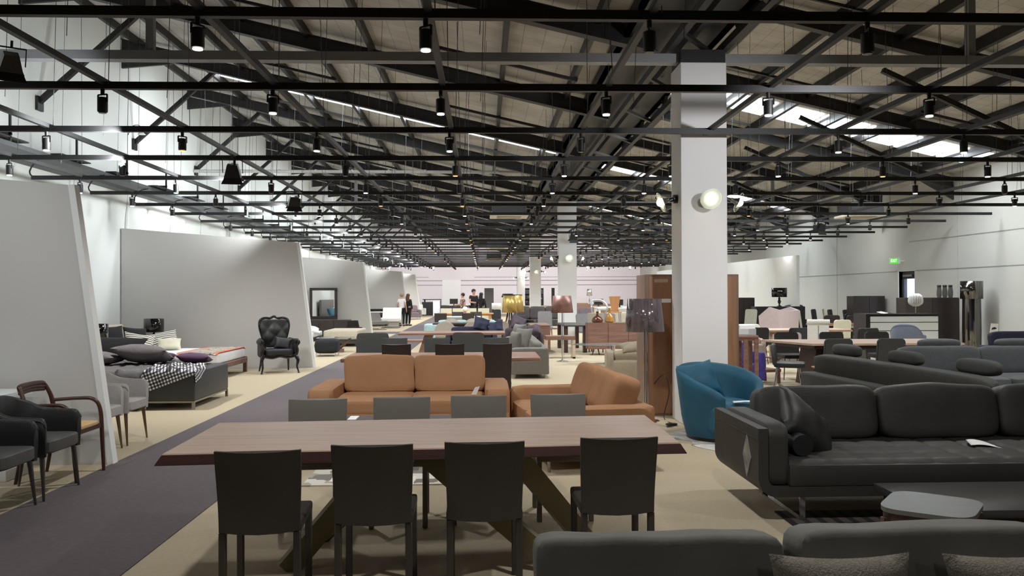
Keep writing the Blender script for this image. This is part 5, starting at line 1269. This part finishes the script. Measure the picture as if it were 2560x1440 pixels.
# rose sofa with wooden frame, black chair, round table
sofa('sofa', 'rose beige sofa on a wooden frame with rumpled cushions', fabric_rose, (4.8, 15.75), PI - .2, w=1.2, d=.85, sh=.42, bh=.76, ah=.72, aw=.08, nb=2, ml=wood_row, base=.28, wob=.02)
t = thing('wood_armchair', 'wooden armchair frame showing beside the rose sofa', 'armchair', (5.0, 14.55, 0), .3)
for (x, y, h) in ((-.2, -.2, .45), (.2, -.2, .45), (-.2, .2, .42), (.2, .2, .42)): MB().bar((x, y, 0), (x * .9, y, h), .035, .05).build('leg', wood_row, t)
MB().box(-.22, .22, -.24, .22, .2, .25).box(.14, .24, -.24, .22, .42, .45).box(-.24, -.14, -.24, .22, .42, .45).build('seat_frame', wood_row, t)
side_chair('side_chair', 'black chair on chrome legs in front of the rose sofa', leather_black, (5.02, 13.35), PI / 2 - .4, w=.5, h=.76, ml=chrome)
side_chair('side_chair', 'lavender grey shell chair behind the black chrome legged chair', fabric_pink, (6.15, 16.3), -.3, w=.5, h=.8)
t = thing('coffee_table', 'round brown side table on pale splayed legs', 'table', (5.4, 12.55, 0)); MB().lathe([(.28, .43), (.3, .45)], n=32).build('table_top', walnut_red, t)
for k in range(3): MB().cyl((.2 * math.cos(k * 2.1), .2 * math.sin(k * 2.1), .43), (.27 * math.cos(k * 2.1), .27 * math.sin(k * 2.1), 0), .012).build('leg', fabric_cream, t)

# walnut table with faceted end and its chairs
t = thing('dining_table', 'long walnut table with pointed end behind the charcoal sofas', 'table', (6.6, 14.2, 0))
MB().prism([(-1.3, 0), (-1.52, .62), (-1.4, .66), (1.5, .66), (1.5, -.66), (-1.1, -.66)], .715, .75).build('table_top', walnut, t, smooth=False)
MB().prism([(-1.24, 0), (-1.42, .56), (1.45, .6), (1.45, -.6), (-1.04, -.6)], .66, .714).build('edge_band', walnut_dark, t, smooth=False)
for s in (-.8, .9): MB().prism([(s - .2, 0), (s + .2, 0), (s + .1, .66), (s - .1, .66)], -.35, .35, 'xz').build('leg', walnut_dark, t, smooth=False)
a = None
for (x, y, rz, lb) in ((5.75, 13.35, PI, 'first on the near side'), (6.62, 13.35, PI, 'second on the near side'), (5.75, 15.15, 0, 'first on the far side'), (6.62, 15.15, 0, 'second on the far side'), (7.5, 15.15, 0, 'third on the far side')):
    lab = 'grey rounded chair, %s of the walnut table with pointed end' % lb
    if a is None: a = side_chair('side_chair', lab, fabric_dark, (x, y), rz, w=.46, h=.86, group='grey chairs at the pointed walnut table')
    else: dup(a, (x, y, 0), rz, lab)
slab_table('dining_table', 'light walnut table among black and white chairs', walnut, 6.45, 8.5, 18.6, 19.6, .75, .045, inset=.2)
side_chair('side_chair', 'black chair with cut corner nearest the light walnut table', leather_black, (7.05, 18.2), PI, w=.55, h=.83, top='cut')
side_chair('side_chair', 'black chair at the left end of the light walnut table', leather_black, (6.2, 18.5), PI, w=.45, h=.83)
t = thing('dining_chair', 'white rolled top chair with tall back on the right', 'chair', (7.25, 17.6, 0), PI - .25)
MB().box(-.22, .22, .16, .23, .3, .98, .02, 3).build('backrest', fabric_white, t); MB().tube([(-.23, .22, .98), (.23, .22, .98)], .05, 12).build('roll', fabric_white, t); MB().box(-.22, .22, -.25, .2, .3, .47, .03, 3).build('seat', fabric_white, t)
square_legs(t, wood_chair, .18, -.2, .18, .32)
MB().box(-.008, .008, .228, .236, .35, .9).build('seam', fabric_stone, t)
def wing(x, y, rz, label, m, w=.9, h=1.22):
    t = thing('wing_chair', label, 'armchair', (x, y, 0), rz); k = w / 2; rings = []
    pts_ = [(-k, -.35, h * .93), (-k * 1.02, 0, h), (-k * .95, .3, h * .93), (0, .36, h * .92), (k * .95, .3, h * .95), (k * 1.02, 0, h), (k, -.35, h * .8)]
    for (px_, py_, z) in pts_:
        n_ = Vector((-px_, -py_, 0)).normalized() * .07
        rings.append([Vector((px_ * .85, py_, .25)), Vector((px_, py_, z)), Vector((px_, py_, z)) + n_, Vector((px_ * .85, py_, .25)) + n_])
    MB().loft(rings).build('shell', m, t, ang=30); MB().puff((0, -.05, .36), (w * .78, .62, .2), 7, 5).build('seat', m, t); MB().box(-.2, .2, -.2, .2, .0, .27).build('base', wood_chair, t)
wing(8.05, 22.0, PI + .55, 'high backed pale pink wing chair turned away from us', fabric_pink)
side_chair('side_chair', 'white chair with cut corner left of the light walnut table', fabric_white, (6.9, 21.3), PI, w=.6, h=.8, top='cut')
side_chair('side_chair', 'rose coloured low chair by the wardrobe unit', fabric_pink, (6.9, 23.5), .5, w=.75, h=.85)
a = side_chair('side_chair', 'sage green high chair right of the wing chair, nearer one', fabric_sage, (9.35, 23.2), 1.2, w=.44, h=1.1, group='sage green high chairs')
dup(a, (9.3, 24.4, 0), 1.2, 'sage green high chair right of the wing chair, farther one'); dup(a, (8.2, 25.4, 0), -1.0, 'sage green high chair left of the wing chair')
dup(a, (11.0, 25.4, 0), 1.3, 'sage green high chair before the grey curved chair')
cabinet('sideboard', 'black sideboard under the black drum lamp', plastic_black, 8.7, 10.3, 25.9, 26.4, 1.17, 3, 'sideboard')
black_table_lamp(9.55, 26.15, 1.17, 'black drum table lamp on the black sideboard', .3, .6, .24)
cabinet('cabinet', 'tall dark brown cabinet beside the wardrobe unit edge', cabinet_brown, 8.35, 9.1, 27.2, 27.7, 1.45, 2)
armchair('armchair', 'grey curved armchair by the right wall behind the chairs', fabric_dark, (10.65, 27.4), .3, w=1.0, sh=.45, bh=1.18, ah=.7)
a = None
for i, (x, y) in enumerate(((11.5, 27.5), (11.85, 27.0), (12.15, 26.5))):
    lab = 'dark high backed chair, %s of three near the right wall' % ordn[i]
    if a is None: a = side_chair('side_chair', lab, fabric_dark, (x, y), .9, w=.42, h=1.05, group='dark high chairs near the right wall')
    else: dup(a, (x, y, 0), .9, lab)
side_chair('side_chair', 'cream chair back at the glass topped table', fabric_cream, (9.35, 21.3), PI, w=.45, h=.9)
a = side_chair('side_chair', 'dark chair back next to the cream one at the glass topped table', leather_choc, (9.75, 22.9), PI, w=.45, h=.98); dup(a, (10.4, 22.9, 0), PI, 'dark chair back left of the white slatted desk')
slab_table('dining_table', 'reddish wood table left of the white slatted desk', walnut_red, 9.0, 10.35, 21.9, 22.6, .76, .06, inset=.12, ml=chrome)
side_chair('side_chair', 'black swivel armchair left of the blue grey chair', leather_black, (8.0, 17.2), PI + .4, w=.62, h=.86, top='cut')
tub_chair('tub_chair', 'blue grey shell armchair in front of the white slatted desk', fabric_blue, gunmetal, (9.25, 17.6), PI - .7, w=.66, h=.92, ah=.68)
# white slatted desk with lamp and magazine
t = thing('reception_desk', 'white slatted counter desk with black top near the exit door', 'desk', (9.9, 19.3, 0))
MB().box(-.9, .85, -.3, .35, 1.06, 1.1).box(-.9, -.8, -.3, .35, 0, 1.06).build('desk_top', plastic_black, t, smooth=False)
MB().box(-.8, .85, -.25, .3, 0, 1.05).build('body', plastic_black, t, smooth=False)
for k in range(6): MB().box(-.79, .84, -.29, -.25, 1.04 - .13 - .2 * k + (.0 if k == 0 else .0), 1.04 - .13 - .2 * k + (.13 if k == 0 else .183), .003, 1).build('slat', white_gloss, t, smooth=False)
t = thing('table_lamp', 'round white pleated lamp on the white slatted desk', 'table lamp', (10.3, 19.2, 1.1))
lm = MB(); 
for k in range(28):
    a0 = 2 * PI * k / 28; lm.tube([(.05 * math.cos(a0), .05 * math.sin(a0), .18), (.14 * math.cos(a0), .14 * math.sin(a0), .24), (.155 * math.cos(a0), .155 * math.sin(a0), .32), (.13 * math.cos(a0), .13 * math.sin(a0), .42), (.06 * math.cos(a0), .06 * math.sin(a0), .47)], .012, 5, smooth=3)
lm.build('lamp_shade', white_plain, t); MB().lathe([(.05, .18), (.12, .24), (.135, .32), (.11, .42), (.05, .46)], n=20).build('diffuser', fabric_stone, t)
MB().lathe([(.09, 0), (.09, .01), (.008, .015), (.008, .2)], n=24).build('base', chrome, t)
t = thing('magazine', 'open magazine on the white slatted desk', 'magazine', (9.55, 19.2, 1.1), .3)
MB()._add([(-.15, -.11, .004), (0, -.11, .015), (0, .11, .05), (-.15, .11, .04)], [(0, 1, 2, 3)]).build('page', paper_white, t, solid=.004); MB()._add([(0, -.11, .015), (.15, -.11, .004), (.15, .11, .04), (0, .11, .05)], [(0, 1, 2, 3)]).build('page', plastic_black, t, solid=.004)
cabinet('cabinet', 'large dark brown cabinet carrying three glass vases', cabinet_brown, 10.8, 12.2, 20.6, 21.1, 1.47, 2)
a = None
for i, x in enumerate((11.78, 11.93, 12.08)):
    lab = 'smoky ribbed glass vase, %s of three on the dark cabinet' % ('left', 'middle', 'right')[i]
    if a is None:
        a = thing('glass_vase', lab, 'vase', (x, 20.8, 1.47), 0, 'smoky vases on the cabinet')
        MB().lathe([(.045, 0), (.06, .06), (.062, .14), (.05, .23), (.045, .27)], n=20).build('vase_body', smoke_glass, a); MB().lathe([(.045, .27), (.05, .28), (.05, .32), (.045, .32)], n=20, cap=False).build('neck', smoke_chrome, a, solid=.004)
    else: dup(a, (x, 20.8, 1.47), 0, lab)
t = thing('floor_lamp', 'large smoked chrome cylinder floor lamp beside the dark cabinet', 'floor lamp', (12.15, 20.0, 0))
MB().lathe([(.255, 1.44), (.255, 1.88)], n=40, cap=False).build('lamp_shade', smoke_chrome, t, solid=.005); MB().lathe([(.17, 0), (.205, .05), (.215, .7), (.205, 1.5)], n=40).build('body', smoke_chrome, t)
cabinet('cabinet', 'dark media cabinet against the right wall beyond the desk', cabinet_brown, 11.6, 12.6, 25.3, 25.8, 1.5, 2)
t = thing('sign_card', 'white card with a picture of a dark sofa on a floor stand', 'sign', (12.0, 18.9, 0)); t.rotation_euler = (0, 0, .1)
MB().prism([(-.11, .57), (.10, .55), (.13, .86), (-.06, .87)], -.003, .003, 'xz').build('card', paper_white, t, smooth=False); MB().prism([(-.05, .72), (.07, .735), (.08, .76), (.02, .785), (-.04, .76)], -.006, -.003, 'xz').build('sofa_picture', fabric_dark, t, smooth=False)
MB().cyl((0, .01, 0), (0, .01, .6), .008).lathe([(.12, 0), (.12, .01)]).build('stand', brushed, t)
side_chair('side_chair', 'dark low chair on the near side of the dark media cabinet', plastic_black, (11.0, 24.2), PI, w=.6, h=.98)

# ================================================================== people
def person(name, label, loc, rz, ht, top, legs, hair, long_hair=False, arms='down', sleeve=.55, wide=1.0, lean=0.0, bag=False, shoes=None):
    t = thing(name, label, 'person', (loc[0], loc[1], 0), rz); s = ht / 1.75
    J = {'pel': (0, 0, .94), 'sp': (0, .0 + lean * .3, 1.15), 'ch': (0, lean * .7 + .01, 1.34), 'nk': (0, lean, 1.48), 'hd0': (0, lean - .01, 1.56), 'hd': (0, lean - .02, 1.65), 'hd2': (0, lean - .01, 1.72)}
    for q, sg in (('l', -1), ('r', 1)):
        J['hip' + q] = (sg * .09, 0, .9); J['kn' + q] = (sg * .1, -.02, .5); J['an' + q] = (sg * .1, .02, .09); J['to' + q] = (sg * .11, -.14, .03)
        J['sh' + q] = (sg * .17, lean * .9, 1.41)
        if arms == 'down' or (arms == 'reach' and sg > 0): J['el' + q] = (sg * .235, lean + .03, 1.14); J['wr' + q] = (sg * .24, lean - .06, .9); J['ha' + q] = (sg * .24, lean - .08, .83)
        else: J['el' + q] = (sg * .25, lean - .08, 1.15); J['wr' + q] = (sg * .15, lean - .3, 1.13); J['ha' + q] = (sg * .11, lean - .37, 1.12)
    rad = {'pel': .125, 'sp': .115, 'ch': .13, 'nk': .055, 'hd0': .07, 'hd': .098, 'hd2': .075, 'hip': .095, 'kn': .06, 'an': .04, 'to': .035, 'sh': .06, 'el': .042, 'wr': .03, 'ha': .035}
    E = [('pel', 'sp'), ('sp', 'ch'), ('ch', 'nk'), ('nk', 'hd0'), ('hd0', 'hd'), ('hd', 'hd2')]
    for q in 'lr': E += [('pel', 'hip' + q), ('hip' + q, 'kn' + q), ('kn' + q, 'an' + q), ('an' + q, 'to' + q), ('ch', 'sh' + q), ('sh' + q, 'el' + q), ('el' + q, 'wr' + q), ('wr' + q, 'ha' + q)]
    def skin_mesh(nm, edges, m, grow=1.0, extra=None, cut=None):
        names = []; JJ = dict(J); rr = {}
        if extra:
            for k_, v_ in extra[0].items(): JJ[k_] = v_
            edges = edges + extra[1]
        for e in edges:
            for k_ in e:
                if k_ not in names: names.append(k_)
        me = bpy.data.meshes.new(nm); me.from_pydata([tuple(c * s for c in JJ[k_]) for k_ in names], [(names.index(a_), names.index(b_)) for a_, b_ in edges], [])
        o = bpy.data.objects.new(nm, me); COL.objects.link(o); o.parent = t
        md = o.modifiers.new('skin', 'SKIN'); md.use_smooth_shade = True
        for i, k_ in enumerate(names):
            base = rad.get(k_) or rad.get(k_[:-1]) or (extra[2].get(k_) if extra else .01) or .01
            g_ = grow if (extra is None or k_ not in extra[2]) else 1
            wx = wide if k_ in ('pel', 'sp', 'ch') else 1
            me.skin_vertices[0].data[i].radius = (base * g_ * s * wx, base * g_ * s * (.85 if k_ in ('pel', 'sp', 'ch') else 1))
        me.skin_vertices[0].data[0].use_root = True
        sb = o.modifiers.new('sub', 'SUBSURF'); sb.levels = 1; sb.render_levels = 2
        me.materials.append(m); return o
    ex = ({}, [], {})
    for q, sg in (('l', -1), ('r', 1)):
        h = Vector(J['ha' + q]); w_ = Vector(J['wr' + q]); d = (h - w_).normalized()
        sd = Vector((0, 1, 0)) if abs(d.z) > .7 else Vector((0, 0, 1))
        for f in range(4):
            o_ = sd * (-.024 + .016 * f); L = (.06, .075, .07, .055)[f]
            ex[0]['f%s%d' % (q, f)] = tuple(h + d * .04 + o_); ex[0]['g%s%d' % (q, f)] = tuple(h + d * (.04 + L) + o_ * 1.1 + Vector((-sg * .012, 0, 0)))
            ex[1].extend([('ha' + q, 'f%s%d' % (q, f)), ('f%s%d' % (q, f), 'g%s%d' % (q, f))]); ex[2]['f%s%d' % (q, f)] = .0095; ex[2]['g%s%d' % (q, f)] = .008
        ex[0]['t' + q] = tuple(w_ + d * .03 + sd * -.045); ex[0]['u' + q] = tuple(w_ + d * .07 + sd * -.06)
        ex[1].extend([('wr' + q, 't' + q), ('t' + q, 'u' + q)]); ex[2]['t' + q] = .012; ex[2]['u' + q] = .009
    skin_mesh('body', E, skin, extra=ex)
    J['hem'] = (0, .0, .85); rad['hem'] = .15; J['col'] = tuple(Vector(J['ch']).lerp(Vector(J['nk']), .8)); rad['col'] = .06
    E2 = [('hem', 'pel'), ('ch', 'col'), ('pel', 'sp'), ('sp', 'ch'), ('ch', 'shl'), ('ch', 'shr')]
    J['cl'] = tuple(Vector(J['shl']).lerp(Vector(J['ell']), sleeve)); J['cr'] = tuple(Vector(J['shr']).lerp(Vector(J['elr']), sleeve)); rad['cl'] = rad['cr'] = .052
    if sleeve > 1:
        J['cl'] = J['ell']; J['cr'] = J['elr']; J['dl'] = tuple(Vector(J['ell']).lerp(Vector(J['wrl']), .9)); J['dr'] = tuple(Vector(J['elr']).lerp(Vector(J['wrr']), .9)); rad['dl'] = rad['dr'] = .036
    E2 += [('shl', 'cl'), ('shr', 'cr')] + ([('cl', 'dl'), ('cr', 'dr')] if sleeve > 1 else [])
    skin_mesh('shirt', E2, top, 1.16)
    skin_mesh('trousers', [('pel', 'hipl'), ('pel', 'hipr'), ('hipl', 'knl'), ('hipr', 'knr'), ('knl', 'anl'), ('knr', 'anr')], legs, 1.22)
    for q, sg in (('l', -1), ('r', 1)): MB().puff((sg * .105 * s, -.06 * s, .04 * s), (.09 * s, .26 * s, .08 * s), 3.5, 5).build('shoe', plastic_black, t)
    hy = lean - .02
    hb = MB().puff((0, (hy + .025) * s, 1.675 * s), (.2 * s, .21 * s, .2 * s), 2.2, 6, wob=.008)
    if long_hair: hb.puff((0, (hy + .07) * s, 1.53 * s), (.21 * s, .12 * s, .3 * s), 3, 6, wob=.012)
    hb.build('hair', hair, t)
    MB().puff((0, (hy - .105) * s, 1.635 * s), (.025 * s, .03 * s, .04 * s), 2, 2).puff((-.035 * s, (hy - .088) * s, 1.66 * s), (.02, .012, .012), 2, 2).puff((.035 * s, (hy - .088) * s, 1.66 * s), (.02, .012, .012), 2, 2).build('face_features', skin, t)
    if bag: MB().box(.2, .34, -.05, .12, .85, 1.1, .03, 3).tube([(.27, 0, 1.1), (.2, 0, 1.45), (.12, 0, 1.4)], .01, 6, smooth=3).build('handbag', leather_black, t)
    return t
X = AX(1005, 41.5, 812)
person('person', 'woman in white t-shirt and black trousers, back turned, by the white chaise', (X, 41.4), PI - .3, 1.64, cloth_white, cloth_black, hair_blond, wide=1.25)
person('person', 'woman with long auburn hair in black clothes beside the white t-shirt woman', (X + .27, 41.9), PI - .5, 1.62, cloth_black, cloth_black, hair_auburn, True, sleeve=1.5, bag=False)
person('person', 'woman in plaid shirt standing left of the tall man at the back', (AX(1157, 40.3, 740), 40.3), -1.2, 1.65, plaid_shirt, cloth_black, hair_dark, arms='reach', wide=1.15)
person('person', 'tall man in dark shirt standing between two women at the back', (AX(1184, 40.9, 740), 40.9), .5, 1.84, cloth_black, cloth_black, hair_dark, arms='reach', wide=1.2)
person('person', 'woman in black clothes in front of the tall man at the back', (AX(1203, 39.9, 740), 39.9), PI - .4, 1.66, cloth_black, cloth_black, hair_dark, True, sleeve=1.5, bag=True, wide=1.15)
print('objects', len(COL.objects))
